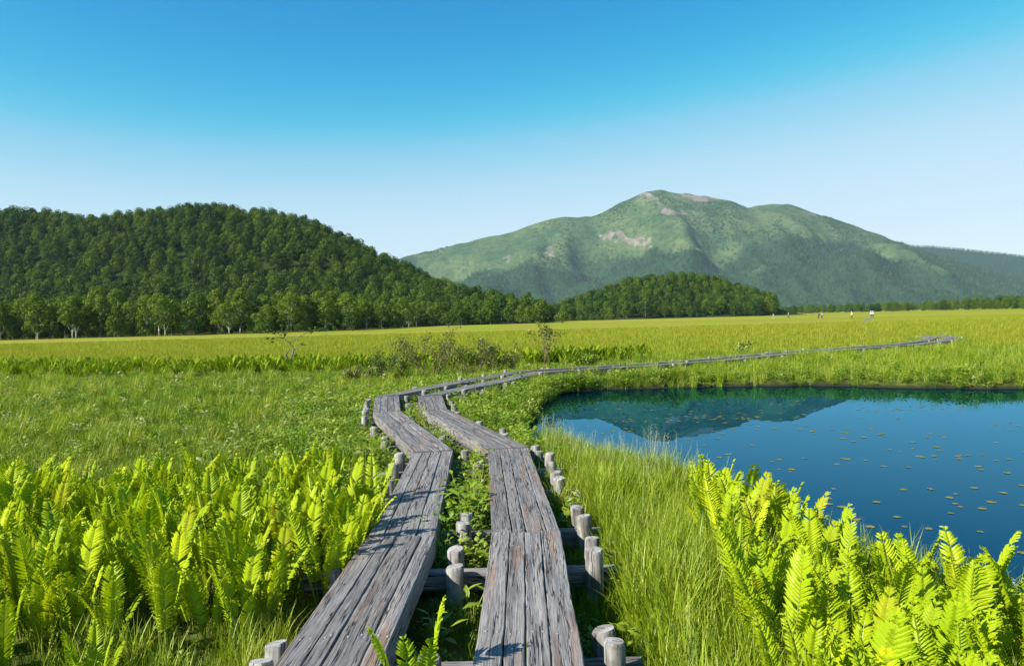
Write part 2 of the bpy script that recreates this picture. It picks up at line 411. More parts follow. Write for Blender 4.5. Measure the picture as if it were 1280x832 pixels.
# ------------------------------------------------------------------ ground and pond
POND = np.array([(.10, 13.4), (.45, 11.9), (.95, 10.6), (1.6, 9.3), (1.95, 8.1), (2.15, 7.0), (2.32, 6.1), (2.48, 5.4), (2.70, 4.8), (3.05, 4.3),
                 (3.9, 3.75), (6.0, 3.2), (11, 3.0), (17, 5.0), (22, 9), (23.5, 14), (19.5, 18.0), (15.5, 19.0), (12.85, 19.3), (10.6, 20.1), (9.0, 21.3), (6.8, 21.9), (4.6, 22.0),
                 (2.5, 22.0), (1.5, 21.2), (.95, 19.6), (.55, 17.3), (.30, 15.0)])
WATER_Z = -.15

def densify(P, n=5):
    # Catmull-Rom smoothing of a closed outline
    out = []
    N = len(P)
    for i in range(N):
        a, b, c, d = P[i - 1], P[i], P[(i + 1) % N], P[(i + 2) % N]
        for k in range(n):
            t = k / n
            out.append(.5 * ((2 * b) + (-a + c) * t + (2 * a - 5 * b + 4 * c - d) * t * t + (-a + 3 * b - 3 * c + d) * t ** 3))
    return np.array(out)
PONDS = densify(POND)

def sd_poly(x, y, P):
    x = np.asarray(x, float).ravel(); y = np.asarray(y, float).ravel()
    d = np.full(x.shape, 1e9); ins = np.zeros(x.shape, bool)
    for i in range(len(P)):
        a = P[i - 1]; b = P[i]
        ex, ey = b - a
        t = np.clip(((x - a[0]) * ex + (y - a[1]) * ey) / (ex * ex + ey * ey), 0, 1)
        d = np.minimum(d, np.hypot(x - a[0] - t * ex, y - a[1] - t * ey))
        c = ((a[1] > y) != (b[1] > y))
        with np.errstate(divide='ignore', invalid='ignore'):
            xi = (b[0] - a[0]) * (y - a[1]) / (b[1] - a[1]) + a[0]
        ins ^= c & (x < xi)
    return np.where(ins, -d, d)

def ground_z(x, y):
    x = np.asarray(x, float); y = np.asarray(y, float)
    near = (np.abs(x) < 30) & (y > -2) & (y < 30)
    s = np.full(x.shape, 50.0)
    if near.any():
        s[near] = sd_poly(x[near], y[near], PONDS)
    s = s + (vnoise(x * 1.7, y * 1.7, 3) - .5) * .25 * (s < 20)
    z = np.where(s > 0, WATER_Z + .16 * sstep(0, .35, s) , WATER_Z - np.minimum(.7, -s * .7))
    bump = (fbm(x * .5, y * .5, 3, 9) - .45) * .12 * sstep(.2, 1.2, s)
    return z + bump

def axis(near0, near1, step, far0, far1, g=1.16):
    c = list(np.arange(near0, near1 + 1e-6, step))
    s = step; p = near1
    while p < far1: s *= g; p += s; c.append(p)
    s = step; p = near0; left = []
    while p > far0: s *= g; p -= s; left.append(p)
    return np.array(left[::-1] + c)
gx = axis(-8, 26, .25, -9000, 9000); gy = axis(-1, 27, .25, -900, 9500)
X, Y = np.meshgrid(gx, gy)
Z = ground_z(X, Y)
nx, ny = len(gx), len(gy)
idx = np.arange(nx * ny).reshape(ny, nx)
gf = np.stack([idx[:-1, :-1], idx[:-1, 1:], idx[1:, 1:], idx[1:, :-1]], -1).reshape(-1, 4)
ground = put('ground', mesh('ground', np.stack([X, Y, Z], -1).reshape(-1, 3), gf, [M['ground']], smooth=True))
tag(ground, kind='structure')

cen = PONDS.mean(0)
wv = [(p[0] + (p[0] - cen[0]) * .02, p[1] + (p[1] - cen[1]) * .02, WATER_Z) for p in PONDS]
dirs = PONDS - cen
wv = [(p[0] + d[0] / np.hypot(*d) * .45, p[1] + d[1] / np.hypot(*d) * .45, WATER_Z) for p, d in zip(PONDS, dirs)]
tag(put('pond_water', mesh('pond_water', wv, [tuple(range(len(wv)))], [M['water']])), kind='structure')

def gz1(x, y):
    return float(ground_z(np.array([x]), np.array([y]))[0])

# ------------------------------------------------------------------ hills and mountain
def height_sheet(name, xs, ys, hfun, mats, attrs=None):
    X, Y = np.meshgrid(xs, ys)
    Zv = hfun(X, Y)
    nx, ny = len(xs), len(ys)
    idx = np.arange(nx * ny).reshape(ny, nx)
    f = np.stack([idx[:-1, :-1], idx[:-1, 1:], idx[1:, 1:], idx[1:, :-1]], -1).reshape(-1, 4)
    me = mesh(name, np.stack([X, Y, Zv], -1).reshape(-1, 3), f, mats, smooth=True)
    if attrs:
        for k, fn in attrs.items():
            a = me.attributes.new(k, 'FLOAT', 'POINT')
            a.data.foreach_set('value', np.asarray(fn(X, Y, Zv), np.float32).ravel())
    o = put(name, me)
    tag(o, kind='structure')
    return o

HILL = np.array([(-900, 660, 70), (-700, 650, 98), (-527, 640, 106), (-422, 632, 95.6), (-378, 625, 92), (-341, 618, 84.8), (-305, 610, 84.2), (-269, 602, 87.2), (-231, 595, 89.5),
                 (-207, 588, 84.6), (-177, 580, 80.3), (-148, 572, 72.5), (-123, 565, 60.2), (-98, 558, 45.8), (-74, 550, 34.1), (-45, 542, 21.4), (-22, 535, 12.5), (1, 528, 5), (22, 520, -2.3), (60, 515, -6)])
def hill_h(x, y):
    yr = np.interp(x, HILL[:, 0], HILL[:, 1]); zr = np.interp(x, HILL[:, 0], HILL[:, 2])
    t = (y - yr)
    sh = np.interp(x + 25 * (fbm(x / 60, y / 60, 3, 21) - .45), HILL[:, 0], HILL[:, 2])
    fall = np.where(t < 0, 1 - sstep(0, 1, np.clip(-t / 215, 0, 1)) , 1 - sstep(0, 1, np.clip(t / 320, 0, 1)))
    k = sstep(0, .35, np.clip(np.abs(t) / 215, 0, 1))
    return (zr * (1 - k) + sh * k) * fall + (fbm(x / 45, y / 45, 4, 5) - .47) * 26 * k * fall - 1.0
height_sheet('forested_hill', np.linspace(-900, 60, 110), np.linspace(330, 980, 80), hill_h, [M['forest_floor']])

KN = np.array([(0, 650, -4), (14, 650, -2.9), (42, 650, 5.9), (69, 650, 15.5), (104, 650, 25.5), (136, 650, 29.4), (165, 650, 26.6), (192, 650, 17.7), (213, 650, 8.3), (230, 650, -2.4), (250, 650, -4)])
def knoll_h(x, y):
    zr = np.interp(x, KN[:, 0], KN[:, 2])
    t = np.abs(y - 650) / 120
    return zr * (1 - sstep(0, 1, np.clip(t, 0, 1))) + (fbm(x / 30, y / 30, 3, 2) - .47) * 5 * t - .6
height_sheet('wooded_knoll', np.linspace(0, 250, 50), np.linspace(530, 770, 50), knoll_h, [M['forest_floor']])

MT = np.array([(-3800, -60), (-2600, 10), (-1750, 90), (-1229, 225), (-682, 429.3), (-397, 493.8), (17, 570.4), (277, 656), (354, 664.3), (534, 654.4), (742, 751.6), (872, 809.8), (960, 817.8), (1155, 787),
               (1385, 750.2), (1538, 689.8), (1667, 707), (1796, 708.7), (2026, 625.7), (2282, 531.7), (2537, 427.4), (2793, 328.1), (3050, 239.1), (3358, 148.6), (3923, 25.6), (4600, -60)])
def ridged(x, y, seed):
    r = 0; a = .5
    for i in range(5):
        r = r + a * (1 - np.abs(2 * vnoise(x, y, seed + i) - 1)); x = x * 2.1 + 3.3; y = y * 2.1 + 7.1; a *= .48
    return r
def mt_h(x, y):
    D = 4900.0
    t = np.clip((D - y) / 2100.0, -1, 1)
    tf = np.clip(t, 0, 1)
    # ridges carry on downhill, drifting sideways as they go
    xs = x - (x - 1000) * .10 * tf + 420 * (fbm(x / 900, y / 900, 3, 31) - .47) * sstep(.05, .5, tf)
    r0 = np.interp(x, MT[:, 0], MT[:, 1]); r1 = np.interp(xs, MT[:, 0], MT[:, 1])
    k = sstep(0, .25, tf)
    r = r0 * (1 - k) + r1 * k
    front = (1 - tf) ** 1.15
    back = 1 - sstep(0, 1, np.clip(-t * 1.1, 0, 1))
    n = (ridged(x / 620, y / 1100, 41) - .90) * 400 + (ridged(x / 230, y / 420, 47) - .88) * 170
    env = sstep(.02, .34, tf) * (1 - sstep(.72, 1, tf)) * np.clip(r / 500, 0, 1)
    return np.where(t > 0, r * front + n * env, r * back) - 8 + (vnoise(x / 55, y / 55, 6) - .5) * 12
def mt_wood(x, y, z):
    lim = 320 + 330 * (fbm(x / 380, y / 520, 4, 61) - .47) * 2 + 40 * np.sin(x / 500.0) + 190 * sstep(2200, 3000, x) - 90 * np.exp(-((x - 700) / 500) ** 2) + 110 * np.exp(-((x - 1750) / 330) ** 2)
    return 1 - sstep(-45, 45, z - lim)
def mt_bare(x, y, z):
    # scree and worn ground: round the summit, down the trail and in a few gullies
    b = .20 * sstep(480, 720, z) - .09
    def spot(px, pz, sx, sz, a):
        return a * np.exp(-((x - px) / sx) ** 2 - ((z - pz) / sz) ** 2)
    b = b + spot(1230, 755, 210, 40, .34) + spot(850, 745, 45, 40, .22) + spot(600, 490, 120, 60, .46) + spot(770, 430, 90, 70, .46) + spot(240, 400, 50, 70, .46)
    b = b + spot(-10, 360, 40, 45, .46) + spot(1900, 600, 110, 90, .20) + spot(2150, 480, 160, 50, .20) + spot(1010, 620, 200, 22, .34)
    tx = 880 + (780 - z) * .45
    b = b + .30 * np.exp(-((x - tx) / 14) ** 2) * sstep(440, 520, z)
    return b
mount = height_sheet('mountain', np.linspace(-3800, 4600, 300), np.concatenate([np.linspace(2780, 4900, 110), np.linspace(4960, 6900, 24)]), mt_h, [M['mountain']], {'wood': mt_wood, 'bare': mt_bare})

RD = np.array([(1500, 200), (2200, 430), (2792, 518), (3233, 494.4), (3548, 461), (3862, 415), (4114, 383), (4807, 283), (5438, 235), (7000, 120)])
def rd_h(x, y):
    r = np.interp(x, RD[:, 0], RD[:, 1]); t = np.clip((6000 - y) / 1500, -1, 1)
    return r * np.where(t > 0, 1 - sstep(0, 1, t) * 1.0, 1 - sstep(0, 1, -t)) + (ridged(x / 400, y / 400, 71) - .62) * 90 * sstep(0, .3, np.abs(t)) * (1 - np.abs(t)) - 10
height_sheet('far_ridge', np.linspace(1500, 7000, 120), np.linspace(4500, 7500, 60), rd_h, [M['mountain']], {'wood': lambda x, y, z: np.ones_like(x), 'bare': lambda x, y, z: z * 0 - .5})

# ------------------------------------------------------------------ scattering of uncountable growth (points carrying real meshes)
def scatter(name, pts, rotz, tilt, scl, vid, sources, label, cat='grass'):
    n = len(pts)
    me = bpy.data.meshes.new(name)
    me.vertices.add(n)
    me.vertices.foreach_set('co', np.asarray(pts, np.float32).ravel())
    rot = np.zeros((n, 3), np.float32); rot[:, 2] = rotz
    if tilt is not None:
        rot[:, :2] = tilt
    a = me.attributes.new('rot', 'FLOAT_VECTOR', 'POINT'); a.data.foreach_set('vector', rot.ravel())
    s = np.asarray(scl, np.float32)
    if s.ndim == 1: s = np.repeat(s[:, None], 3, 1)
    a = me.attributes.new('scl', 'FLOAT_VECTOR', 'POINT'); a.data.foreach_set('vector', s.ravel())
    a = me.attributes.new('vid', 'INT', 'POINT'); a.data.foreach_set('value', np.asarray(vid, np.int32))
    o = put(name, me)
    ng = bpy.data.node_groups.new(name, 'GeometryNodeTree')
    ng.interface.new_socket('Geometry', in_out='INPUT', socket_type='NodeSocketGeometry')
    ng.interface.new_socket('Geometry', in_out='OUTPUT', socket_type='NodeSocketGeometry')
    N = ng.nodes; L = ng.links.new
    gi = N.new('NodeGroupInput'); go = N.new('NodeGroupOutput'); jn = N.new('GeometryNodeJoinGeometry')
    def attr(nm, dt):
        k = N.new('GeometryNodeInputNamedAttribute'); k.data_type = dt; k.inputs['Name'].default_value = nm; return k.outputs[0]
    ar = attr('rot', 'FLOAT_VECTOR'); asl = attr('scl', 'FLOAT_VECTOR'); av = attr('vid', 'INT')
    for i, src in enumerate(sources):
        oi = N.new('GeometryNodeObjectInfo'); oi.inputs['Object'].default_value = src; oi.inputs['As Instance'].default_value = True
        ip = N.new('GeometryNodeInstanceOnPoints')
        cp = N.new('FunctionNodeCompare'); cp.data_type = 'INT'; cp.operation = 'EQUAL'
        L(av, cp.inputs[2]); cp.inputs[3].default_value = i
        L(gi.outputs[0], ip.inputs['Points']); L(cp.outputs[0], ip.inputs['Selection']); L(oi.outputs['Geometry'], ip.inputs['Instance'])
        L(ar, ip.inputs['Rotation']); L(asl, ip.inputs['Scale']); L(ip.outputs[0], jn.inputs[0])
    L(jn.outputs[0], go.inputs[0])
    md = o.modifiers.new('growth', 'NODES'); md.node_group = ng
    tag(o, label, cat, kind='stuff')
    return o

def source(name, me):
    return bpy.data.objects.new(name, me)     # kept out of the scene; only scattered growth uses it

# ------------------------------------------------------------------ trees
def leaf_clump(mb, c, r, n, size, m=0, flat=.75, rg=random):
    """leaves spread through a rounded clump, facing roughly outwards"""
    for _ in range(n):
        d = Vector((rg.gauss(0, 1), rg.gauss(0, 1), rg.gauss(.25, 1)))
        if d.length < 1e-3: continue
        d.normalize()
        rr = r * (rg.random() ** .33 * .35 + .68)
        p = Vector(c) + Vector((d.x * rr, d.y * rr, d.z * rr * flat))
        nrm = (d + Vector((rg.uniform(-.5, .5), rg.uniform(-.5, .5), rg.uniform(-.3, .5)))).normalized()
        a = nrm.orthogonal().normalized(); b = nrm.cross(a)
        t = rg.uniform(0, 6.28); a, b = a * math.cos(t) + b * math.sin(t), b * math.cos(t) - a * math.sin(t)
        s = size * rg.uniform(.6, 1.3); w = s * rg.uniform(.45, .8)
        mb.add([p - a * s * .5, p + b * w * .5 + nrm * s * .1, p + a * s * .5, p - b * w * .5 + nrm * s * .1], [(0, 1, 2, 3)], m)

def broadleaf(seed, h=14.0, spread=4.0, clumps=15, leaves=95, leaf=.62, trunk_h=.25, lmat='tree_edge', bmat='birch'):
    rg = random.Random(seed)
    tb = MB(); cb = MB()
    lean = Vector((rg.uniform(-.06, .06), rg.uniform(-.06, .06), 0)) * h
    tp = [lean * (t * t) + Vector((rg.uniform(-.12, .12), rg.uniform(-.12, .12), h * .82 * t)) for t in (0, .15, .35, .55, .75, 1)]
    tp[0] = Vector((0, 0, -.3))
    rad = [h * .0155, h * .013, h * .011, h * .008, h * .005, h * .002]
    tb.tube(tp, rad, 7)
    for i in range(clumps):
        t = (i + .5) / clumps
        z = h * (trunk_h + (1 - trunk_h) * (.12 + .80 * t))
        prof = math.sin(math.pi * min(1, .22 + .72 * t)) ** .7
        a = i * 2.4 + rg.uniform(-.5, .5); rr = spread * prof * (rg.uniform(.35, .95) if t < .9 else .2)
        c = Vector((math.cos(a) * rr, math.sin(a) * rr, z)) + lean * t * t
        cr = spread * rg.uniform(.26, .48)
        k = min(4, int(t * 5)); base = tp[min(5, k + 1)]
        mid = (base + c) * .5 + Vector((0, 0, -.03 * h))
        tb.tube([base, mid, c], [h * .0055, h * .0038, h * .001], 4, cap=False)
        leaf_clump(cb, c, cr, leaves, leaf, rg=rg)
    return tb.build('trunk', [M[bmat]], True), cb.build('crown', [M[lmat]])

def far_tree(seed, lmat='tree_dark', h=12, spread=4.9, clumps=10, leaves=100, leaf=.85):
    rg = random.Random(seed); b = MB()
    b.tube([(0, 0, -1), (0, 0, h * .4), (rg.uniform(-.4, .4), 0, h * .8)], [.22, .17, .05], 5, 1)
    for i in range(clumps):
        t = i / (clumps - 1); a = i * 2.4; rr = spread * math.sin(math.pi * (.25 + .70 * t)) * rg.uniform(.35, .62)
        leaf_clump(b, (math.cos(a) * rr, math.sin(a) * rr, h * (.20 + .66 * t)), spread * rg.uniform(.40, .58), leaves, leaf, 0, .8, rg)
    return b.build('far_tree', [M[lmat], M['bark']])

def conifer(seed, h=13.5, r=3.1, tiers=15, k=13, lmat='conifer'):
    rg = random.Random(seed); b = MB()
    b.tube([(0, 0, -1), (0, 0, h * .97)], [.2, .02], 5, 1)
    for i in range(tiers):
        t = i / (tiers - 1); z = h * (.12 + .88 * t); rr = r * (1 - t) ** .8 + .25
        for j in range(k):
            a = 6.283 * (j + rg.random()) / k; l = rr * rg.uniform(.7, 1.15); w = l * .26 + .1
            d = Vector((math.cos(a), math.sin(a), 0)); s = Vector((-d.y, d.x, 0))
            o = Vector((0, 0, z)); dr = -.28 * l
            b.add([o, o + d * l * .6 + s * w + Vector((0, 0, dr * .4)), o + d * l + Vector((0, 0, dr)), o + d * l * .6 - s * w + Vector((0, 0, dr * .4))], [(0, 1, 2, 3)], 0)
    return b.build('conifer', [M[lmat], M['bark']])

TREES = [broadleaf(100 + i, h=rngh, spread=sp, clumps=cl, trunk_h=th) for i, (rngh, sp, cl, th) in enumerate(
    [(14, 4.0, 24, .16), (12.5, 3.4, 21, .26), (15, 3.9, 26, .10), (11, 3.7, 20, .08), (13.5, 4.5, 24, .24), (9.5, 3.6, 18, .03)])]

tree_count = 0
def tree(x, y, s, var, label, group, name='broadleaf_tree', sx=1.0):
    global tree_count
    e = put(name, None, None, (x, y, gz1(x, y) if y < 60 else 0), (0, 0, random.uniform(0, 6.28)), (s * sx, s * sx, s))
    e.empty_display_size = .5
    tag(e, label, 'tree', group)
    t, c = TREES[var]
    put('trunk', t, e); put('crown', c, e)
    tree_count += 1
    return e

# meadow edge below the hill: front rows, each tree a thing of its own
EDGE = np.array([(-300, 190), (-167, 205), (-133, 207), (-95, 204), (-75, 212), (-57, 222), (-45, 262), (-42, 320), (-41, 400), (-22, 450), (10, 480), (40, 500), (75, 530)])
def edge_pt(s):
    d = np.hypot(*np.diff(EDGE, axis=0).T); c = np.concatenate([[0], np.cumsum(d)])
    return np.interp(s, c, EDGE[:, 0]), np.interp(s, c, EDGE[:, 1]), c[-1]
total = edge_pt(0)[2]
lab_edge = 'pale-trunked broadleaf tree in the wood along the meadow edge below the dark hill'
s_ = 60.0
while s_ < total:
    x, y, _ = edge_pt(s_)
    for row, off in enumerate((0, 6, 13)):
        if tree_count > 225: break
        jx, jy = random.uniform(-2.5, 2.5), random.uniform(-2.5, 2.5)
        fx, fy = x, y + off
        if y > 225 and y < 440: fx, fy = x - off * .9, y + off * .35
        vt = random.choice([0, 1, 2, 3, 4] if row else [0, 1, 3, 4, 4, 5])
        lab_edge = ('broad-crowned', 'slender', 'tall full', 'low-branched', 'wide-spreading', 'short bushy')[vt] + ' pale tree ' + \
            ('in the front row' if row == 0 else 'just behind the front row' if row == 1 else 'farther back in the wood') + (' facing the fern strip' if y < 225 else ' where the wood recedes to the knoll')
        tree(fx + jx, fy + jy, random.uniform(.56, .88) * (1 + .06 * row), vt, lab_edge, 'trees along the meadow edge below the hill')
    s_ += random.uniform(3.6, 6.2) if y < 250 else random.uniform(6.0, 9.5)
# low trees along the foot of the knoll
for k in range(34):
    x = 44 + k * 5.6 + random.uniform(-2, 2)
    if x > 200: break
    tree(x, 562 + random.uniform(-5, 6) + abs(x - 140) * .25, random.uniform(.75, .98), random.choice([0, 1, 3, 5]), 'broadleaf tree along the foot of the low rounded wooded knoll', 'trees at the foot of the knoll')

# the mass of the forest behind them
FT = [source('far_tree', far_tree(200 + i)) for i in range(4)] + [source('far_conifer', conifer(210 + i)) for i in range(2)] + [source('far_tree_light', far_tree(220 + i, 'tree')) for i in range(2)]
def poisson(x0, x1, y0, y1, step, jit=.8, seed=1):
    r = np.random.default_rng(seed)
    xs, ys = np.meshgrid(np.arange(x0, x1, step), np.arange(y0, y1, step))
    xs = xs + r.uniform(-.5, .5, xs.shape) * step * jit; ys = ys + r.uniform(-.5, .5, ys.shape) * step * jit
    return xs.ravel(), ys.ravel()
hx, hy = poisson(-880, 50, 345, 660, 7.0, 1.0, 3)
hz = hill_h(hx, hy); k = hz > -.5
ridge_y = np.interp(hx, HILL[:, 0], HILL[:, 1]); k &= hy < ridge_y + 25
hx, hy, hz = hx[k], hy[k], hz[k]
n1 = len(hx)
v1 = rng.choice([0, 1, 2, 3, 4, 5, 6], n1, p=[.22, .22, .2, .18, .06, .06, .06])
s1 = rng.uniform(.55, 1.05, n1) * np.where((v1 == 4) | (v1 == 5), .85, 1)
# flat wood between the front rows and the hill
bx, by = poisson(-330, 60, 215, 540, 6.8, 1.0, 4)
ex = np.interp(by, [200, 222, 262, 320, 400, 450, 480, 500, 540], [-40, -57, -45, -42, -41, -22, 10, 40, 60])
ed = np.interp(bx, [-300, -167, -133, -95, -75, -57, -40, 0, 60], [190, 205, 207, 204, 212, 222, 400, 470, 520])
kb = (by > ed + 17) & ((bx < ex - 22) | (by > ed + 30)) & (bx < ex - 14) & (hill_h(bx, by) < 6)
bx, by = bx[kb], by[kb]; n2 = len(bx)
v2 = rng.choice([6, 7, 0, 1], n2, p=[.42, .42, .08, .08]); s2 = rng.uniform(.62, .98, n2)
ux, uy = [], []
for _ in range(420):
    x, y, _t = edge_pt(random.uniform(40, total)); ux.append(x + random.uniform(-3, 3) - (8 if 225 < y < 440 else 0) * random.random()); uy.append(y + random.uniform(1, 12))
u_n = len(ux)
bx = np.concatenate([bx, ux]); by = np.concatenate([by, uy]); v2 = np.concatenate([v2, rng.choice([6, 7, 0], u_n)]); s2 = np.concatenate([s2, rng.uniform(.16, .42, u_n)]); n2 = len(bx)
P = np.concatenate([np.stack([hx, hy, hz], -1), np.stack([bx, by, np.maximum(hill_h(bx, by), 0) * (by > 335)], -1)])
scatter('hill_forest', P, rng.uniform(0, 6.28, n1 + n2), None, np.concatenate([s1, s2]), np.concatenate([v1, v2]), FT, 'dense dark broadleaf forest covering the nearer hill', 'forest')
kx, ky = poisson(8, 240, 548, 690, 6.6, 1.0, 6)
kz = knoll_h(kx, ky); k = (kz > -2.2) & (kx / ky < .348); kx, ky, kz = kx[k], ky[k], kz[k]
scatter('knoll_forest', np.stack([kx, ky, np.maximum(kz, 0)], -1), rng.uniform(0, 6.28, len(kx)), None, rng.uniform(.6, 1.0, len(kx)), rng.choice([0, 1, 2, 3, 6], len(kx), p=[.24, .24, .22, .2, .1]), FT, 'dense broadleaf wood covering the low rounded knoll', 'forest')
# strip of low wood across the far meadow on the pond side
ST = np.array([(300, 1150), (364, 1000), (391, 884), (405, 768), (399, 652), (362, 536), (336, 420), (330, 360)])
sx_, sy_ = [], []
for i in range(len(ST) - 1):
    a, b = ST[i], ST[i + 1]; n = int(np.hypot(*(b - a)) / 1.6)
    for _ in range(n):
        t = random.random(); off = random.uniform(0, 70) ** 1.0
        nrm = np.array([(a - b)[1], -(a - b)[0]]) / np.hypot(*(b - a))
        q = a + (b - a) * t + nrm * off
        sx_.append(q[0]); sy_.append(q[1])
for _ in range(260):       # thin line of trees closing the far end of the meadow
    sx_.append(random.uniform(225, 420)); sy_.append(random.uniform(1050, 1250))
n = len(sx_)
scatter('meadow_edge_wood', np.stack([sx_, sy_, np.zeros(n)], -1), rng.uniform(0, 6.28, n), None, rng.uniform(.5, .95, n), rng.choice([0, 1, 6, 7, 4], n, p=[.2, .2, .28, .27, .05]), FT, 'low strip of mixed wood at the far end of the meadow', 'forest')
# mountain forest
MTREE = [source('mountain_tree', far_tree(300 + i, 'mt_tree', 13, 4.8, 5, 16, 2.0)) for i in range(2)] + [source('mountain_conifer', conifer(310 + i, 17, 3.2, 7, 7)) for i in range(2)] + [source('mountain_light_tree', far_tree(320, 'tree', 12, 4.8, 5, 16, 2.0))]
mx_, my_ = poisson(-1500, 4000, 2800, 4700, 17.0, 1.0, 8)
mz_ = mt_h(mx_, my_); wd = mt_wood(mx_, my_, mz_)
k = (wd > rng.random(len(wd)) * .9 + .05) & (mz_ > -2) & (mx_ / my_ < .78) & (mx_ / my_ > -.35)
mx_, my_, mz_ = mx_[k], my_[k], mz_[k]; n = len(mx_)
scatter('mountain_forest', np.stack([mx_, my_, mz_], -1), rng.uniform(0, 6.28, n), None, rng.uniform(.8, 1.75, n), rng.choice([0, 1, 2, 3, 4], n, p=[.28, .25, .17, .12, .18]), MTREE, 'dark mixed forest on the lower slopes of the mountain', 'forest')
# dwarf pine and scrub in patches above the tree line
sx2, sy2 = poisson(-1700, 3400, 3300, 4890, 15.0, 1.0, 18)
sz2 = mt_h(sx2, sy2); pn = fbm(sx2 / 260, sy2 / 420, 4, 91) + .35 * (fbm(sx2 / 60, sy2 / 60, 2, 95) - .4)
k = (mt_wood(sx2, sy2, sz2) < .5) & (pn > .47 + .16 * rng.random(len(pn))) & (mt_bare(sx2, sy2, sz2) < .18)
sx2, sy2, sz2 = sx2[k], sy2[k], sz2[k]; n = len(sx2)
SCRUB = [source('scrub', far_tree(340 + i, 'mt_tree', 3.2, 6.5, 6, 14, 2.2)) for i in range(2)] + [source('scrub_light', far_tree(345, 'tree', 3.0, 6.0, 6, 14, 2.2))]
scatter('mountain_scrub', np.stack([sx2, sy2, sz2], -1), rng.uniform(0, 6.28, n), None, rng.uniform(.6, 1.3, n), rng.choice([0, 1, 2], n), SCRUB, 'patches of dark dwarf scrub on the open upper slopes of the mountain', 'scrub')
rx_, ry_ = poisson(2500, 5200, 4700, 6040, 24, 1.0, 9)
rz_ = rd_h(rx_, ry_); k = (rx_ / ry_ < .8) & (rz_ > 120); rx_, ry_, rz_ = rx_[k], ry_[k], rz_[k]; n = len(rx_)
scatter('far_ridge_forest', np.stack([rx_, ry_, rz_], -1), rng.uniform(0, 6.28, n), None, rng.uniform(1.0, 1.5, n), rng.choice([0, 1, 2, 3], n), MTREE, 'dark blue-green forest on the ridge behind the mountain shoulder', 'forest')

# round bushes standing out in front of the wood, and one bare trunk
def bush_mesh(seed, r, n, lmat, leaf=.3):
    rg = random.Random(seed); tb = MB(); cb = MB()
    for i in range(6):
        a = i * 1.05 + rg.uniform(-.3, .3)
        tb.tube([(0, 0, -.1), (math.cos(a) * r * .3, math.sin(a) * r * .3, r * .5), (math.cos(a) * r * .6, math.sin(a) * r * .6, r * 1.1)], [.06, .045, .015], 5)
    for i in range(9):
        a = i * 2.4; rr = r * .55 * math.sqrt(i / 9)
        leaf_clump(cb, (math.cos(a) * rr, math.sin(a) * rr, r * (.55 + .65 * (1 - i / 9) * rg.uniform(.7, 1))), r * rg.uniform(.42, .58), n, leaf, rg=rg)
    return tb.build('stems', [M['bark']]), cb.build('foliage', [M[lmat]])
BUSH = [bush_mesh(400, 2.0, 110, 'tree', .32), bush_mesh(401, 2.0, 110, 'tree', .32), bush_mesh(402, 2.0, 110, 'tree_dark', .32)]
for (x, y, s, v, lb) in [(-84, 199, 1.5, 2, 'dark round bush standing out where tall trees meet the meadow edge'),
                         (-66, 200, 1.0, 0, 'smaller light green bush in the pair beside pale trunks'),
                         (-63, 196, 1.15, 2, 'rounded dark bush in the pair beside pale trunks'),
                         (-57, 204, .85, 1, 'small pale green bush just past the pair of bushes'),
                         (-43, 205, 1.6, 2, 'broad dark bush at the corner where the wood turns away'),
                         (-22, 265, 1.7, 2, 'dark rounded bush out on the meadow past the wood corner'),
                         (20, 300, 1.7, 1, 'lone rounded green bush out on the meadow before the knoll')]:
    e = put('round_bush', None, None, (x, y, 0), (0, 0, s * 3), s); tag(e, lb, 'bush')
    put('stems', BUSH[v][0], e); put('foliage', BUSH[v][1], e)
tb = MB(); tb.tube([(0, 0, -.5), (.1, 0, 6), (-.1, 0, 12), (.2, 0, 17)], [.55, .48, .35, .12], 7); tb.tube([(-.05, 0, 10), (1.2, .2, 12.5)], [.2, .05], 5); tb.tube([(0, 0, 12.5), (-1.1, .3, 15)], [.16, .04], 5)
e = put('dead_tree', None, None, (96, 545, 0), scl=(.6, .6, .75)); tag(e, 'tall pale bare dead trunk standing at the foot of the knoll', 'tree'); put('trunk', tb.build('trunk', [M['snag']], True), e)

# ------------------------------------------------------------------ boardwalk
TOP = .35
bw = put('boardwalk', None); bw.empty_display_size = .5
tag(bw, 'weathered grey double-lane plank boardwalk on posts winding past the pond', 'boardwalk')
# (left edge, right edge) of each lane at every joint, metres
RL = [((-.25, 1.55), (.27, 1.50)), ((-.19, 5.69), (.33, 5.70)), ((-.34, 9.45), (.17, 9.49)), ((-1.70, 13.86), (-1.20, 13.76)), ((-2.07, 16.45), (-1.57, 16.62)),
      ((-.80, 19.62), (-.36, 19.38)), ((.55, 23.1), (.85, 22.65)), ((4.0, 24.9), (4.15, 24.4)), ((7.9, 27.4), (8.15, 26.95)), ((11.2, 30.3), (11.5, 29.9)), ((14.4, 32.5), (14.7, 32.1)), ((17.8, 34.6), (18.15, 34.2)),
      ((21.2, 37.9), (21.6, 37.6)), ((24.0, 41.8), (24.45, 41.55)), ((25.6, 45.9), (26.1, 45.75))]
LL = [((-1.20, 1.60), (-.69, 1.56)), ((-1.13, 5.66), (-.61, 5.66)), ((-1.25, 9.33), (-.77, 9.43)), ((-2.53, 13.58), (-2.04, 13.70)), ((-3.03, 16.62), (-2.53, 16.75)),
      ((-1.70, 20.05), (-1.27, 19.82)), ((.0, 23.75), (.28, 23.35)), ((3.7, 25.75), (3.85, 25.27)), ((7.4, 28.2), (7.65, 27.8)), ((10.7, 31.1), (11.0, 30.7)), ((13.9, 33.3), (14.2, 32.9)), ((17.3, 35.4), (17.6, 35.0)),
      ((20.5, 38.6), (20.9, 38.3)), ((23.1, 42.2), (23.55, 41.95)), ((24.7, 46.2), (25.2, 46.05))]

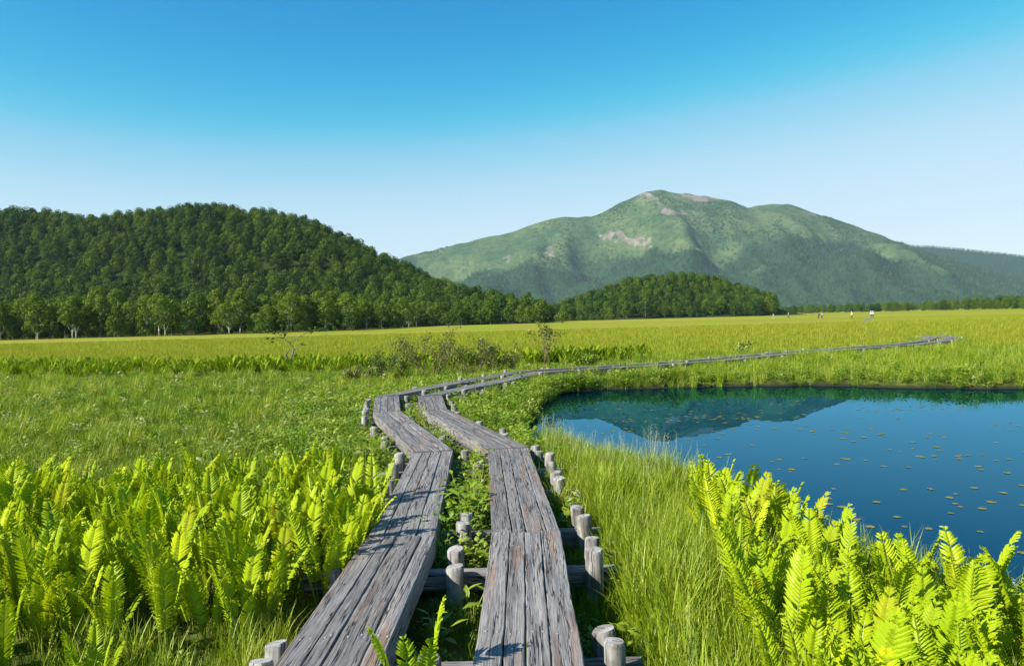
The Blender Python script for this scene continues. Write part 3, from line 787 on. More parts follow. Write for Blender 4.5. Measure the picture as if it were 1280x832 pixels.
def plank_mesh(a0, a1, b0, b1, th, seed, near, dz=0.0):
    """board with its two ends a0-a1 (near) and b0-b1 (far); edges waver as old wood does"""
    rg = np.random.default_rng(seed)
    n = 40 if near else 8
    t = np.linspace(0, 1, n + 1)[:, None]
    Lft = a0 + (b0 - a0) * t; Rgt = a1 + (b1 - a1) * t
    ln = float(np.hypot(*(b0 - a0)))
    ac = (a1 - a0) / np.hypot(*(a1 - a0))
    ph = rg.uniform(0, 99)
    tt = t[:, 0] * ln
    wl = (fbm(tt * 2.2 + ph, tt * 0, 3, 1) - .45) * .013 + (vnoise(tt * 14 + ph, tt * 0, 5) - .5) * .006
    wr = (fbm(tt * 2.2 + ph + 40, tt * 0, 3, 2) - .45) * .013 + (vnoise(tt * 14 + ph, tt * 0, 6) - .5) * .006
    Lft = Lft + ac * (wl + .0028)[:, None]; Rgt = Rgt + ac * (wr - .0028)[:, None]
    zt = (fbm(tt * .8 + ph, tt * 0, 2, 4) - .45) * .012 + rg.uniform(-.004, .004)
    cup = rg.uniform(-.003, .004)
    V = []; UV = []; F = []
    bev = .006
    W = float(np.hypot(*(a1 - a0)))
    for i in range(n + 1):
        l = Lft[i]; r = Rgt[i]; d = (r - l); d = d / np.hypot(*d)
        zz = TOP + zt[i] + dz
        prof = [(l, zz - th), (l, zz - bev), (l + d * bev, zz), ((l + r) / 2, zz - cup), (r - d * bev, zz), (r, zz - bev), (r, zz - th)]
        us = [-.1, -.01, 0, W / 2, W, W + .01, W + .1]
        for (p, z), u in zip(prof, us):
            V.append((p[0], p[1], z)); UV.append((tt[i], u))
    K = 7
    for i in range(n):
        for j in range(K):
            F.append((i * K + j, i * K + (j + 1) % K, (i + 1) * K + (j + 1) % K, (i + 1) * K + j))
    F.append(tuple(range(K - 1, -1, -1))); F.append(tuple(n * K + j for j in range(K)))
    F = [tuple(reversed(f)) for f in F]
    me = mesh('plank', V, F, [M['wood']], uv=UV)
    return me

sd = 0
for lane in (RL, LL):
    for i in range(len(lane) - 1):
        (a0, a1), (b0, b1) = [[np.array(p) for p in q] for q in (lane[i], lane[i + 1])]
        near = i < 5
        nb = 4
        cuts = np.linspace(0, 1, nb + 1); cuts[1:-1] += np.random.default_rng(sd).uniform(-.05, .05, nb - 1)
        dirn = (b0 - a0) / np.hypot(*(b0 - a0))
        for k in range(nb):
            e0 = np.random.default_rng(sd + 5).uniform(.004, .013); sd += 1
            put('plank', plank_mesh(a0 + (a1 - a0) * cuts[k] + dirn * e0, a0 + (a1 - a0) * cuts[k + 1] + dirn * e0, b0 + (b1 - b0) * cuts[k] - dirn * e0, b0 + (b1 - b0) * cuts[k + 1] - dirn * e0, .15 if i < 4 else .11, sd, near, (.007, -.006, .006, -.007)[i % 4]), bw)

NAIL = mesh('nail', [(math.cos(a) * .007, math.sin(a) * .007, z) for z in (-.004, .0025) for a in np.linspace(0, 6.283, 9)[:-1]] + [(0, 0, .004)],
            [(j, (j + 1) % 8, 8 + (j + 1) % 8, 8 + j) for j in range(8)] + [(8 + j, 8 + (j + 1) % 8, 16) for j in range(8)], [plain('nail head', (.30, .29, .28), .5, .2, 60)])
for pl in [c for c in bw.children if c.name.startswith('plank')]:
    vs = [v.co for v in pl.data.vertices]
    n_ = len(vs) // 7
    if n_ < 30 or vs[0].y > 9: continue
    y0_, y1_ = vs[3].y, vs[(n_ - 1) * 7 + 3].y
    for yb in (3.85, 5.33, 5.62, 5.78, 6.31, 7.75, 8.9, 9.38):
        if not (y0_ + .03 < yb < y1_ - .03): continue
        k = int(round((yb - y0_) / (y1_ - y0_) * (n_ - 1))); a_, b_ = vs[k * 7 + 2], vs[k * 7 + 4]
        for q in (.27, .73):
            c_ = a_ + (b_ - a_) * q
            put('nail', NAIL, pl, (c_.x + random.uniform(-.008, .008), yb + random.uniform(-.02, .02), vs[k * 7 + 3].z + .001))

def post_mesh(seed, r=.056, h=.75):
    rg = random.Random(seed); k = 16; V = []; F = []
    rs = [1 + rg.uniform(-.05, .05) for _ in range(k)]
    tilt = (rg.uniform(-.07, .07), rg.uniform(-.07, .07))
    for (z, s) in [(-h, 1.04), (-h * .5, 1.02), (-.012, 1.0), (0, .90)]:
        for j in range(k):
            a = 6.283 * j / k; x = math.cos(a) * r * s * rs[j]; y = math.sin(a) * r * s * rs[j]
            V.append((x, y, z + (x * tilt[0] + y * tilt[1]) * 3 * (z > -.1)))
    for i in range(3):
        for j in range(k): F.append((i * k + j, i * k + (j + 1) % k, (i + 1) * k + (j + 1) % k, (i + 1) * k + j))
    F.append(tuple(3 * k + j for j in range(k)))
    me = mesh('post', V, F, [M['post']])
    me.polygons.foreach_set('use_smooth', [len(p.vertices) == 4 and i < 2 * k for i, p in enumerate(me.polygons)])
    return me
POSTS = [post_mesh(500 + i, r) for i, r in enumerate((.054, .058, .062, .052, .060))]
def post(x, y, z, v=None):
    o = put('post', POSTS[random.randrange(5) if v is None else v], bw, (x, y, z), (random.uniform(-.065, .065), random.uniform(-.065, .065), random.uniform(0, 6.28)))
    return o

def beam_mesh(L, w, h, seed):
    rg = random.Random(seed); V = []; F = []; b = .012
    n = 8
    prof = [(-w / 2, -h + b), (-w / 2, -b), (-w / 2 + b, 0), (w / 2 - b, 0), (w / 2, -b), (w / 2, -h + b), (w / 2 - b, -h), (-w / 2 + b, -h)]
    UV = []
    for i in range(n + 1):
        x = L * i / n; jz = rg.uniform(-.004, .004)
        for j, (y, z) in enumerate(prof):
            V.append((x, y + rg.uniform(-.003, .003), z + jz)); UV.append((x, j * .05))
    for i in range(n):
        for j in range(8): F.append((i * 8 + j, (i + 1) * 8 + j, (i + 1) * 8 + (j + 1) % 8, i * 8 + (j + 1) % 8))
    F.append(tuple(range(8))); F.append(tuple(n * 8 + 7 - j for j in range(8)))
    return mesh('crossbeam', V, [tuple(reversed(f)) for f in F], [M['wood']], uv=UV)

def beam(x0, y0, x1, y1, z=TOP - .153):
    L = math.hypot(x1 - x0, y1 - y0)
    put('crossbeam', beam_mesh(L, .115, .13, random.randrange(9999)), bw, (x0, y0, z), (0, 0, math.atan2(y1 - y0, x1 - x0)))

# near supports: (beam y at left end, left x, beam y at right end, right x)
for (xl, yl, xr, yr) in [(-1.52, 2.2, .62, 2.2), (-1.50, 3.84, .62, 3.85), (-1.50, 5.33, .70, 5.33), (-1.52, 6.31, .69, 6.30), (-1.55, 7.75, .60, 7.75), (-1.62, 8.9, .56, 8.88)]:
    beam(xl, yl, xr, yr)
    for (px, lo, hi) in ((xr - .165, -.05, .02), (-.43, -.08, -.03), (xl + .22, -.08, -.02)):
        for s in (-1, 1):
            if px == -.43 and yl == 7.75: continue
            if px == -.43 and s == 1 and yl == 3.84: continue
            t = (px - xl) / (xr - xl); y = yl + (yr - yl) * t
            post(px + random.uniform(-.02, .02), y + s * .135, TOP + random.uniform(lo, hi))
# further supports follow the lanes
def lane_c(l, f, side, out):
    i = min(int(f), len(l) - 2); t = f - i
    a = np.array(l[i]); b = np.array(l[i + 1]); p = a + (b - a) * t
    d = (p[1] - p[0]) / np.hypot(*(p[1] - p[0]))
    return p[1] + d * out if side else p[0] - d * out
for f in [2.03, 2.35, 2.65, 2.97, 3.25, 3.6, 3.97, 4.25, 4.6, 4.97, 5.25, 5.6, 5.97, 6.3, 6.6, 6.97, 7.3, 7.6, 7.97, 8.3, 8.6, 8.97, 9.3, 9.6, 9.97, 10.3, 10.6, 10.97, 11.3, 11.6, 11.97, 12.3, 12.6, 12.97, 13.4, 13.8]:
    a = lane_c(LL, f, 0, .30); b = lane_c(RL, f, 1, .30)
    beam(a[0], a[1], b[0], b[1])
    d = (b - a) / np.hypot(*(b - a)); nrm = np.array([-d[1], d[0]])
    ml = lane_c(LL, f, 1, .17)
    for q in (a + d * .15, b - d * .15, ml):
        for s in (-1, 1):
            if random.random() < (.12 if f < 4 else .38) or (q is ml and s > 0): continue
            p = q + nrm * s * .125
            post(p[0], p[1], TOP + (random.uniform(-.06, .02) if f < 4 else random.uniform(-.06, .05)))
# gusset boards lying across the gap at the bend
for (x, y, w) in [(-1.55, 12.1, .35), (-1.75, 12.75, .4), (-1.32, 11.4, .3)]:
    put('gap_board', beam_mesh(.55, .22, .045, int(y * 10)), bw, (x - .12, y - .1, TOP - .17), (0, 0, .22))

# far boardwalk beyond the bend with walkers
bw2 = put('distant_boardwalk', None, None, (0, 0, -.31)); tag(bw2, 'far stretch of grey boardwalk low in the meadow where people walk', 'boardwalk')
FB = [(26.6, 49.5), (28.6, 58.0), (31.5, 68.0), (38.0, 84.0), (50, 110), (66, 142), (80, 170), (88, 186)]
for i in range(len(FB) - 1):
    a = np.array(FB[i]); b = np.array(FB[i + 1]); d = (b - a) / np.hypot(*(b - a)); nr = np.array([d[1], -d[0]])
    for off in (-.95, 0):
        p = a + nr * off; q = b + nr * off
        put('plank', plank_mesh(p + d * .01, p + nr * .5 + d * .01, q - d * .01, q + nr * .5 - d * .01, .1, 900 + i, False), bw2)
    m_ = np.hypot(*(b - a)); k = int(m_ / 4)
    for j in range(k):
        c = a + (b - a) * (j + .5) / k + nr * .62
        o = put('post', POSTS[j % 5], bw2, (c[0], c[1], TOP)); 

# ------------------------------------------------------------------ ferns
def frond_mesh(seed, n=23, Wd=.15, bend=.55, stem=.16):
    """one upright fern blade, unit length: midrib with paired leaflets"""
    rg = random.Random(seed); mb = MB()
    N = 40; pts = [Vector((0, 0, 0))]; th = 0.0
    dirs = []
    for i in range(N):
        t = (i + .5) / N; th = bend * (t ** 2.2)
        d = Vector((math.sin(th), 0, math.cos(th))); dirs.append(d); pts.append(pts[-1] + d / N)
    dirs.append(dirs[-1])
    mb.tube([pts[i] for i in range(0, N + 1, 5)], [.0075 * (1 - .85 * i / N) for i in range(0, N + 1, 5)], 4, 1)
    side0 = Vector((0, 1, 0))
    twist = rg.uniform(-.12, .12)
    for i in range(n):
        t = stem + (1 - stem) * ((i + .3) / n)
        k = min(N, int(t * N)); c = pts[k]; d = dirs[k]
        u = (t - stem) / (1 - stem)
        ln = Wd * (.50 + .50 * math.sin(min(1, u / .55) * math.pi / 2)) * (1 - max(0, (u - .50) / .50) ** 2.4 * .74)
        sp = (1 - stem) / n
        w = sp * (.43 if u < .85 else .40)
        fwd = math.radians(22 + 30 * u) + rg.uniform(-.07, .07)
        nrm = -Vector((d.z, 0, -d.x))     # upper side of the blade faces the plant's centre
        for sgn in (-1, 1):
            s = side0 * sgn
            ax = s * math.cos(fwd) + d * math.sin(fwd) + nrm * (.16 + rg.uniform(-.08, .08))
            ax.normalize()
            wd = (d - ax * d.dot(ax)); wd.normalize()
            wd = (wd + nrm * sgn * twist).normalized()
            l = ln * rg.uniform(.92, 1.08)
            V = []; 
            prof = [(0, .75, 0), (.30, 1.0, .010), (.62, .86, .004), (.86, .50, -.008)]
            for (q, ww, up) in prof:
                p = c + ax * l * q + nrm * up * 1.2
                V += [p + wd * w * ww - nrm * .006, p + nrm * -.0, p - wd * w * ww - nrm * .006]
            V.append(c + ax * l - nrm * .012)
            F = []
            for j in range(3):
                for e in (0, 1):
                    a = j * 3 + e; F.append((a, a + 1, a + 4, a + 3))
            F += [(9, 10, 12), (10, 11, 12)]
            mb.add(V, F, 0)
    return mb.build('frond', [M['fern'], M['fern_stem']], False)
FROND = [frond_mesh(600, 24, .128, .20, .32), frond_mesh(601, 26, .118, .32, .30), frond_mesh(602, 23, .138, .10, .34), frond_mesh(603, 25, .122, .50, .28), frond_mesh(604, 22, .132, .26, .36), frond_mesh(605, 24, .112, .75, .26), frond_mesh(606, 21, .145, .15, .38)]

fern_n = 0
def fern(x, y, h, label, group, nf=None, tilt=(2, 15), lean=0.0, seed=None):
    global fern_n
    fern_n += 1
    e = put('fern', None, None, (x, y, gz1(x, y) - .02), (0, lean, random.uniform(0, 6.28)))
    e.empty_display_size = .1
    tag(e, label, 'fern', group)
    nf = nf or random.randint(5, 8)
    for i in range(nf):
        a = 6.283 * i / nf + random.uniform(-.35, .35)
        l = h * random.uniform(.62, 1.10)
        put('frond', random.choice(FROND), e, (math.cos(a) * .03, math.sin(a) * .03, 0), (random.uniform(-.12, .12), R(random.uniform(*tilt)), a), (l * random.uniform(.95, 1.05), l * random.uniform(.95, 1.2), l))
    return e

lab_l = 'yellow-green upright fern in the dense bank beside the boardwalk away from the pond'
fx, fy = poisson(-6.6, -1.30, 2.7, 8.3, .262, 1.0, 11)
for x, y in zip(fx, fy):
    back = 8.05 - .10 * abs(x + 3.5) + .35 * (vnoise(x * 1.3, 0, 4) - .5)
    if x > -1.9: back = 7.0
    if y > back or abs(x) > .72 * y + .5: continue
    if x > -1.52 and y < 5.0: continue
    if x > -2.15 and y < 4.35: continue                                   # open grassy pocket by the posts
    if vnoise(x * 1.7, y * 1.7, 14) < .36: continue
    h = random.uniform(.48, .76) * (1.0 if y > 4.4 else .92)
    size = 'tall' if h > .68 else ('short' if h < .56 else 'mid-height')
    zone = ('at the plank edge of the dense bank opposite the pond' if x > -1.9 else 'around the open grassy pocket before the dense bank' if y < 4.5 and x > -3 else
            'on the rim of the dense bank where short sedge meadow begins' if y > back - .6 else 'deep inside the dense bank opposite the pond' if x > -3.6 else 'in the outer half of the dense bank away from the planks')
    fern(x, y, h, size + ' yellow-green fern ' + zone, 'ferns in the bank away from the pond')
lab_r = 'bright yellow-green fern on the pond bank between sedge and water'
for x, y in zip(*poisson(.9, 3.4, 2.6, 7.6, .225, 1.0, 12)):
    lo = np.interp(y, [2.5, 3.6, 4.6, 5.6, 6.6, 7.6], [1.15, 1.25, 1.30, 1.45, 1.55, 1.75]); hi = np.interp(y, [2.5, 3.6, 4.3, 5.2, 6.2, 7.2, 7.6], [3.0, 2.75, 2.45, 2.25, 2.05, 1.9, 1.8])
    if x < lo or x > hi: continue
    if sd_poly([x], [y], PONDS)[0] < .18: continue
    h = random.uniform(.50, .74)
    zone = 'on the pond bank next to the water' if sd_poly([x], [y], PONDS)[0] < .55 else 'on the pond bank where it meets the tall sedge' if x < lo + .28 else 'in the thick of the pond bank fern patch'
    fern(x, y, h, ('tall' if h > .60 else 'shorter') + ' bright yellow-green fern ' + zone, 'ferns on the pond bank')
fern(-.47, 3.42, .66, 'short bright fern growing up between the two lanes beside a post', None, 4, (4, 12))
fern(-.46, 2.95, .5, 'low fern tip showing in the gap between lanes just before the post', None, 4, (6, 16))
fern(-1.62, 4.85, .62, 'fern leaning over the plank edge beside the open grassy pocket', None, 5, (10, 30))

# fern strip across the middle of the meadow (too many to count)
FS = [source('fern_clump', None)]
def fern_clump_mesh(seed):
    rg = random.Random(seed); V = []; F = []; mi = []; n0 = 0
    for i in range(7):
        src = FROND[rg.randrange(6)]
        a = 6.283 * i / 7 + rg.uniform(-.3, .3)
        mat = Matrix.Rotation(a, 4, 'Z') @ Matrix.Rotation(R(rg.uniform(8, 30)), 4, 'Y') @ Matrix.Scale(rg.uniform(.7, 1.1), 4)
        V += [mat @ v.co for v in src.vertices]
        for p in src.polygons: F.append(tuple(k + n0 for k in p.vertices)); mi.append(p.material_index)
        n0 = len(V)
    return mesh('fern_clump', V, F, [M['fern_far'], M['fern_stem']], mi)
FS = [source('fern_clump', fern_clump_mesh(700 + i)) for i in range(3)]
pts = []
for _ in range(1300):
    x = random.uniform(-34, 6)
    yc = np.interp(x, [-34, -27, -19, -13, -5, 2, 6], [42, 38, 33.2, 31.6, 30.8, 32.0, 33.5])
    wdt = np.interp(x, [-34, -10, -4, 6], [2.6, 2.0, 1.2, .8])
    y = yc + random.gauss(0, .62) * wdt
    if vnoise(x * .35, 3.3, 77) < .22 and random.random() < .7: continue
    pts.append((x, y, 0))
n = len(pts)
scatter('fern_strip', np.array(pts), rng.uniform(0, 6.28, n), None, rng.uniform(.45, .80, n), rng.integers(0, 3, n), FS, 'long low strip of ferns running across the middle of the meadow', 'ferns')

# ------------------------------------------------------------------ sedge, herbs and meadow grass
def tuft(seed, n, h0, h1, spread, w, mat, arch=.5, seg=3):
    rg = random.Random(seed); mb = MB()
    for _ in range(n):
        a = rg.uniform(0, 6.283); r = spread * math.sqrt(rg.random()); o = Vector((math.cos(a) * r, math.sin(a) * r, -.02))
        b = rg.uniform(0, 6.283); d = Vector((math.cos(b), math.sin(b), 0)); s = Vector((-d.y, d.x, 0))
        h = rg.uniform(h0, h1); ar = arch * rg.uniform(.2, 1.2); ww = w * rg.uniform(.6, 1.3)
        V = []
        for k in range(seg + 1):
            t = k / seg
            p = o + d * (h * ar * t * t) + Vector((0, 0, h * (t - .28 * ar * t * t)))
            if k < seg: V += [p - s * ww * (1 - .55 * t), p + s * ww * (1 - .55 * t)]
            else: V.append(p)
        F = [(2 * k, 2 * k + 1, 2 * k + 3, 2 * k + 2) for k in range(seg - 1)] + [(2 * seg - 2, 2 * seg - 1, 2 * seg)]
        mb.add(V, F, 0)
    return mb.build('tuft', [M[mat]])
def leafy(seed, n, h, size, mat, spread=.14):
    rg = random.Random(seed); mb = MB()
    for _ in range(n):
        a = rg.uniform(0, 6.283); r = spread * rg.random(); z = h * rg.uniform(.35, 1)
        o = Vector((math.cos(a) * r, math.sin(a) * r, z)); d = Vector((math.cos(a), math.sin(a), rg.uniform(-.2, 1.0))).normalized()
        s = Vector((-math.sin(a), math.cos(a), rg.uniform(-.3, .3))).normalized(); l = size * rg.uniform(.6, 1.3); w = l * rg.uniform(.22, .36)
        up = d.cross(s) * -1
        mb.add([o, o + d * l * .45 + s * w, o + d * l - Vector((0, 0, l * .15)), o + d * l * .45 - s * w, o + d * l * .5 - up * l * .06], [(0, 1, 4), (1, 2, 4), (2, 3, 4), (3, 0, 4)], 0)
        mb.add([(o.x * .3, o.y * .3, 0), o, o + Vector((.003, .003, 0))], [(0, 1, 2)], 0)
    return mb.build('leafy_tuft', [M[mat]])
def seedhead(seed, n, h):
    rg = random.Random(seed); mb = MB()
    for _ in range(n):
        a = rg.uniform(0, 6.283); d = Vector((math.cos(a), math.sin(a), 0)); s = Vector((-d.y, d.x, 0)); hh = h * rg.uniform(.7, 1.1); le = rg.uniform(.05, .3)
        o = d * .05 * rg.random(); top = o + d * le * hh + Vector((0, 0, hh)); mid = o + d * le * hh * .35 + Vector((0, 0, hh * .55))
        w = .0011
        mb.add([o - s * w, o + s * w, mid + s * w, mid - s * w, top + s * w * .6, top - s * w * .6], [(0, 1, 2, 3), (3, 2, 4, 5)], 0)
        for k in range(9):
            q = top - (top - mid) * (k / 9 * .45); e = Vector((rg.uniform(-1, 1), rg.uniform(-1, 1), rg.uniform(.3, 1.2))).normalized() * .035 * (1 - .04 * k)
            mb.add([q, q + e + s * .0012, q + e - s * .0012], [(0, 1, 2)], 0)
    return mb.build('seedhead', [M['straw']])

G = [source('sedge_tall', tuft(800 + i, 46, .26, .52, .10, .0042, 'sedge_light', .55, 4)) for i in range(3)]          # 0-2
G += [source('sedge_short', tuft(810 + i, 44, .10, .24, .13, .0034, 'sedge', .42, 3)) for i in range(3)]                # 3-5
G += [source('herb', leafy(820 + i, 36, .18, .062, 'herb')) for i in range(3)]                                         # 6-8
G += [source('seedhead', seedhead(830 + i, 7, .62)) for i in range(2)]                                                 # 9-10
G += [source('meadow_tuft', tuft(840 + i, 34, .14, .34, .22, .008, 'meadow', .45, 2)) for i in range(2)]               # 11-12
G += [source('bank_herb', leafy(850 + i, 48, .30, .074, 'herb', .20)) for i in range(2)]                                # 13-14
G += [source('pale_leaf', leafy(860 + i, 7, .24, .11, 'pale', .12)) for i in range(2)]                                 # 15-16

def lane_dist(x, y):
    d = np.full(len(x), 99.0)
    for lane in (RL, LL):
        for i in range(len(lane) - 1):
            a = np.mean(lane[i], 0); b = np.mean(lane[i + 1], 0); e = b - a
            t = np.clip(((x - a[0]) * e[0] + (y - a[1]) * e[1]) / (e @ e), 0, 1)
            d = np.minimum(d, np.hypot(x - a[0] - t * e[0], y - a[1] - t * e[1]))
    return d
PT = []; PS = []; PV = []
def grow(x, y, s, v):
    PT.append(np.stack([x, y, ground_z(x, y)], -1)); PS.append(s); PV.append(v)
def field(x0, x1, y0, y1, step, seed, cond, vids, probs, s0, s1, lanes=.31):
    x, y = poisson(x0, x1, y0, y1, step, 1.0, seed)
    k = (np.abs(x) < .80 * y + 2.0)
    x, y = x[k], y[k]
    s = sd_poly(x, y, PONDS) if y0 < 30 else np.full(len(x), 50.)
    k = (s > .03) & (lane_dist(x, y) > lanes)
    k &= cond(x, y, s)
    x, y = x[k], y[k]; n = len(x)
    r = np.random.default_rng(seed + 500)
    grow(x, y, r.uniform(s0, s1, n) * (.72 + .5 * vnoise(x * 1.1, y * 1.1, 19)), r.choice(vids, n, p=probs))
fernbank = lambda x, y: (x < -1.3) & (y < 7.8)
# sedge hump between boardwalk and pond
field(.35, 3.2, 2.2, 14, .085, 21, lambda x, y, s: (x > .42), [0, 1, 2, 4, 7], [.28, .28, .22, .12, .10], .70, 1.15, .66)
field(.30, 1.2, 2.2, 14, .10, 41, lambda x, y, s: (x > .3), [3, 4, 5], [.3, .4, .3], .5, .9, .36)
field(.5, 2.6, 7.5, 13, .20, 22, lambda x, y, s: s < .8, [9, 10], [.5, .5], .7, 1.05)
field(.6, 3.6, 2.6, 7.5, .35, 23, lambda x, y, s: s < .7, [9, 10, 2], [.3, .3, .4], .6, .9)
# between and under the lanes
field(-1.6, .5, 2.2, 10, .12, 24, lambda x, y, s: vnoise(x * 2, y * 1.5, 44) > .30, [3, 4, 5, 6, 7], [.25, .25, .26, .12, .12], .4, .9, .30)
field(-.65, -.15, 5.6, 9.6, .16, 46, lambda x, y, s: vnoise(x * 3, y * 1.8, 48) > .38, [6, 7, 8, 13, 14], [.2, .2, .2, .2, .2], .7, 1.1, .27)
# floor of the fern bank and its open pocket
field(-7, -1.25, 2.5, 8.0, .17, 25, lambda x, y, s: fernbank(x, y), [3, 4, 5, 6], [.3, .3, .3, .1], .4, .8)
field(-2.6, -1.25, 2.5, 4.7, .13, 45, lambda x, y, s: fernbank(x, y), [0, 1, 4, 5], [.25, .25, .25, .25], .5, .95)
# meadow between the ferns and the fern strip
field(-26, 1.5, 6.6, 16, .135, 26, lambda x, y, s: ~fernbank(x, y), [1, 3, 4, 5, 6, 7, 15, 16], [.05, .265, .265, .26, .06, .06, .02, .02], .7, 1.15)
field(-36, 6, 16, 34, .19, 27, lambda x, y, s: (s > .03), [3, 4, 5, 0, 6, 8, 15, 16], [.25, .25, .23, .05, .09, .09, .02, .02], .85, 1.3)
# herbs along the boardwalk and on the banks of the pond
field(-6, 5, 9.5, 27, .24, 28, lambda x, y, s: (lane_dist(x, y) < 1.6 + 1.2 * vnoise(x, y, 8)), [6, 7, 8, 13, 14], [.2, .2, .2, .2, .2], .8, 1.25)
field(0, 26, 13, 27, .20, 29, lambda x, y, s: (s < 5.5) & (s > .02) & (y > 13.5), [13, 14, 8, 0, 1, 15], [.23, .23, .20, .15, .15, .04], .5, .9)
field(5, 36, 15, 34, .22, 30, lambda x, y, s: (s > 1.0), [0, 1, 4, 5, 13, 8], [.2, .2, .22, .22, .08, .08], .85, 1.25)
# growth crowding the far stretches of the boardwalk
field(-2, 27, 20, 48, .23, 42, lambda x, y, s: lane_dist(x, y) < 1.0, [0, 1, 2, 13, 14], [.24, .24, .22, .15, .15], .55, 1.08, .32)
# meadow going away
field(-60, 60, 34, 62, .42, 31, lambda x, y, s: s > 0, [11, 12, 4, 5], [.35, .35, .15, .15], .9, 1.35)
field(-105, 105, 62, 120, .85, 32, lambda x, y, s: s > 0, [11, 12], [.5, .5], 1.2, 1.9)
PT = np.concatenate(PT); PS = np.concatenate(PS); PV = np.concatenate(PV)
n = len(PT)
print('grass tufts', n)
hv = np.stack([PS, PS, PS * rng.uniform(.85, 1.15, n)], -1)
scatter('marsh_grass', PT, rng.uniform(0, 6.28, n), rng.normal(0, .08, (n, 2)), hv, PV, G, 'sedge, grass and low herbs covering the marsh', 'grass')

# ------------------------------------------------------------------ leafy plants by the boardwalk
def blade_leaf(l=1.0, w=.30):
    V = []; F = []
    st = [(0, .06), (.2, .7), (.42, 1.0), (.65, .82), (.86, .38), (1.0, .0)]
    for (t, q) in st:
        dz = -.22 * t * t
        V += [(l * t, -w * q * .5, dz + .05 * q), (l * t, 0, dz), (l * t, w * q * .5, dz + .05 * q)]
    for i in range(len(st) - 1):
        a = i * 3; F += [(a, a + 3, a + 4, a + 1), (a + 1, a + 4, a + 5, a + 2)]
    return mesh('leaf', V, F, [M['broad']], smooth=True)
LEAF = [blade_leaf(1, .34), blade_leaf(1, .42), blade_leaf(1, .62)]
def leafy_plant(x, y, h, stems, per, size, label, lv=(0, 1), spread=.12, name='leafy_plant', z0=None):
    e = put(name, None, None, (x, y, gz1(x, y) if z0 is None else z0)); tag(e, label, 'plant')
    for i in range(stems):
        a = random.uniform(0, 6.28); r = spread * random.uniform(.2, 1); hh = h * random.uniform(.6, 1)
        top = Vector((math.cos(a) * r * 1.8, math.sin(a) * r * 1.8, hh)); o = Vector((math.cos(a) * r * .5, math.sin(a) * r * .5, 0))
        mb = MB(); mb.tube([o, (o + top) / 2 + Vector((0, 0, .03)), top], [.005, .004, .002], 5); put('stem', mb.build('stem', [M['fern_stem']]), e)
        for k in range(per):
            t = .35 + .65 * (k + .5) / per; p = o + (top - o) * t; az = k * 2.4 + a
            put('leaf', LEAF[random.choice(lv)], e, p, (random.uniform(-.3, .3), R(random.uniform(-45, 5)), az), size * random.uniform(.7, 1.15))
    return e
leafy_plant(-.44, 6.85, .46, 9, 7, .15, 'bushy leafy plant filling the gap between the two boardwalk lanes')
leafy_plant(-.50, 7.6, .40, 5, 6, .13, 'smaller yellow-green plant behind the bushy one between the lanes')
leafy_plant(-.36, 5.75, .22, 2, 3, .13, 'few-leaved low plant by the paired posts between the lanes', (2,))
leafy_plant(-.34, 5.0, .20, 3, 3, .12, 'small star-leaved plant against the plank edge between the lanes')
leafy_plant(-.42, 8.3, .38, 5, 6, .12, 'leafy plant between the lanes just before the planks bend')
leafy_plant(-.52, 4.55, .24, 4, 4, .10, 'low leafy plant in the dark gap behind the lone middle post')
leafy_plant(.62, 6.75, .28, 4, 4, .15, 'broad-leaved plant beside the outer posts in the sedge on the pond side', (1, 2))
leafy_plant(.70, 5.65, .22, 3, 4, .13, 'low dark-leaved plant beside a crossbeam end in the sedge', (1,))
leafy_plant(-1.42, 8.5, .30, 4, 5, .12, 'small leafy plant beside posts just beyond the fern bank')
# pale flower heads on the bank
def flower(x, y, h, label):
    e = put('flowering_plant', None, None, (x, y, gz1(x, y))); tag(e, label, 'flower', 'cream flowers on the pond bank')
    mb = MB(); mb.tube([(0, 0, 0), (.02, 0, h * .5), (.03, .01, h)], [.004, .003, .002], 5); put('stem', mb.build('stem', [M['fern_stem']]), e)
    cb = MB(); leaf_clump(cb, (.03, .01, h), .03, 46, .016, 0, 1.5); put('flower_head', cb.build('flower_head', [M['flower']]), e)
    for k in range(3): put('leaf', LEAF[0], e, (.01, 0, h * (.2 + .2 * k)), (0, R(-25), k * 2.2), .1)
for (x, y, h) in [(2.28, 5.55, .46), (2.31, 5.42, .42), (2.26, 5.66, .48), (2.62, 4.62, .40), (2.68, 4.52, .44), (2.75, 4.42, .38), (2.82, 4.36, .42), (2.95, 4.22, .5)]:
    flower(x, y, h, 'cream flower spike behind the ferns at the water edge')

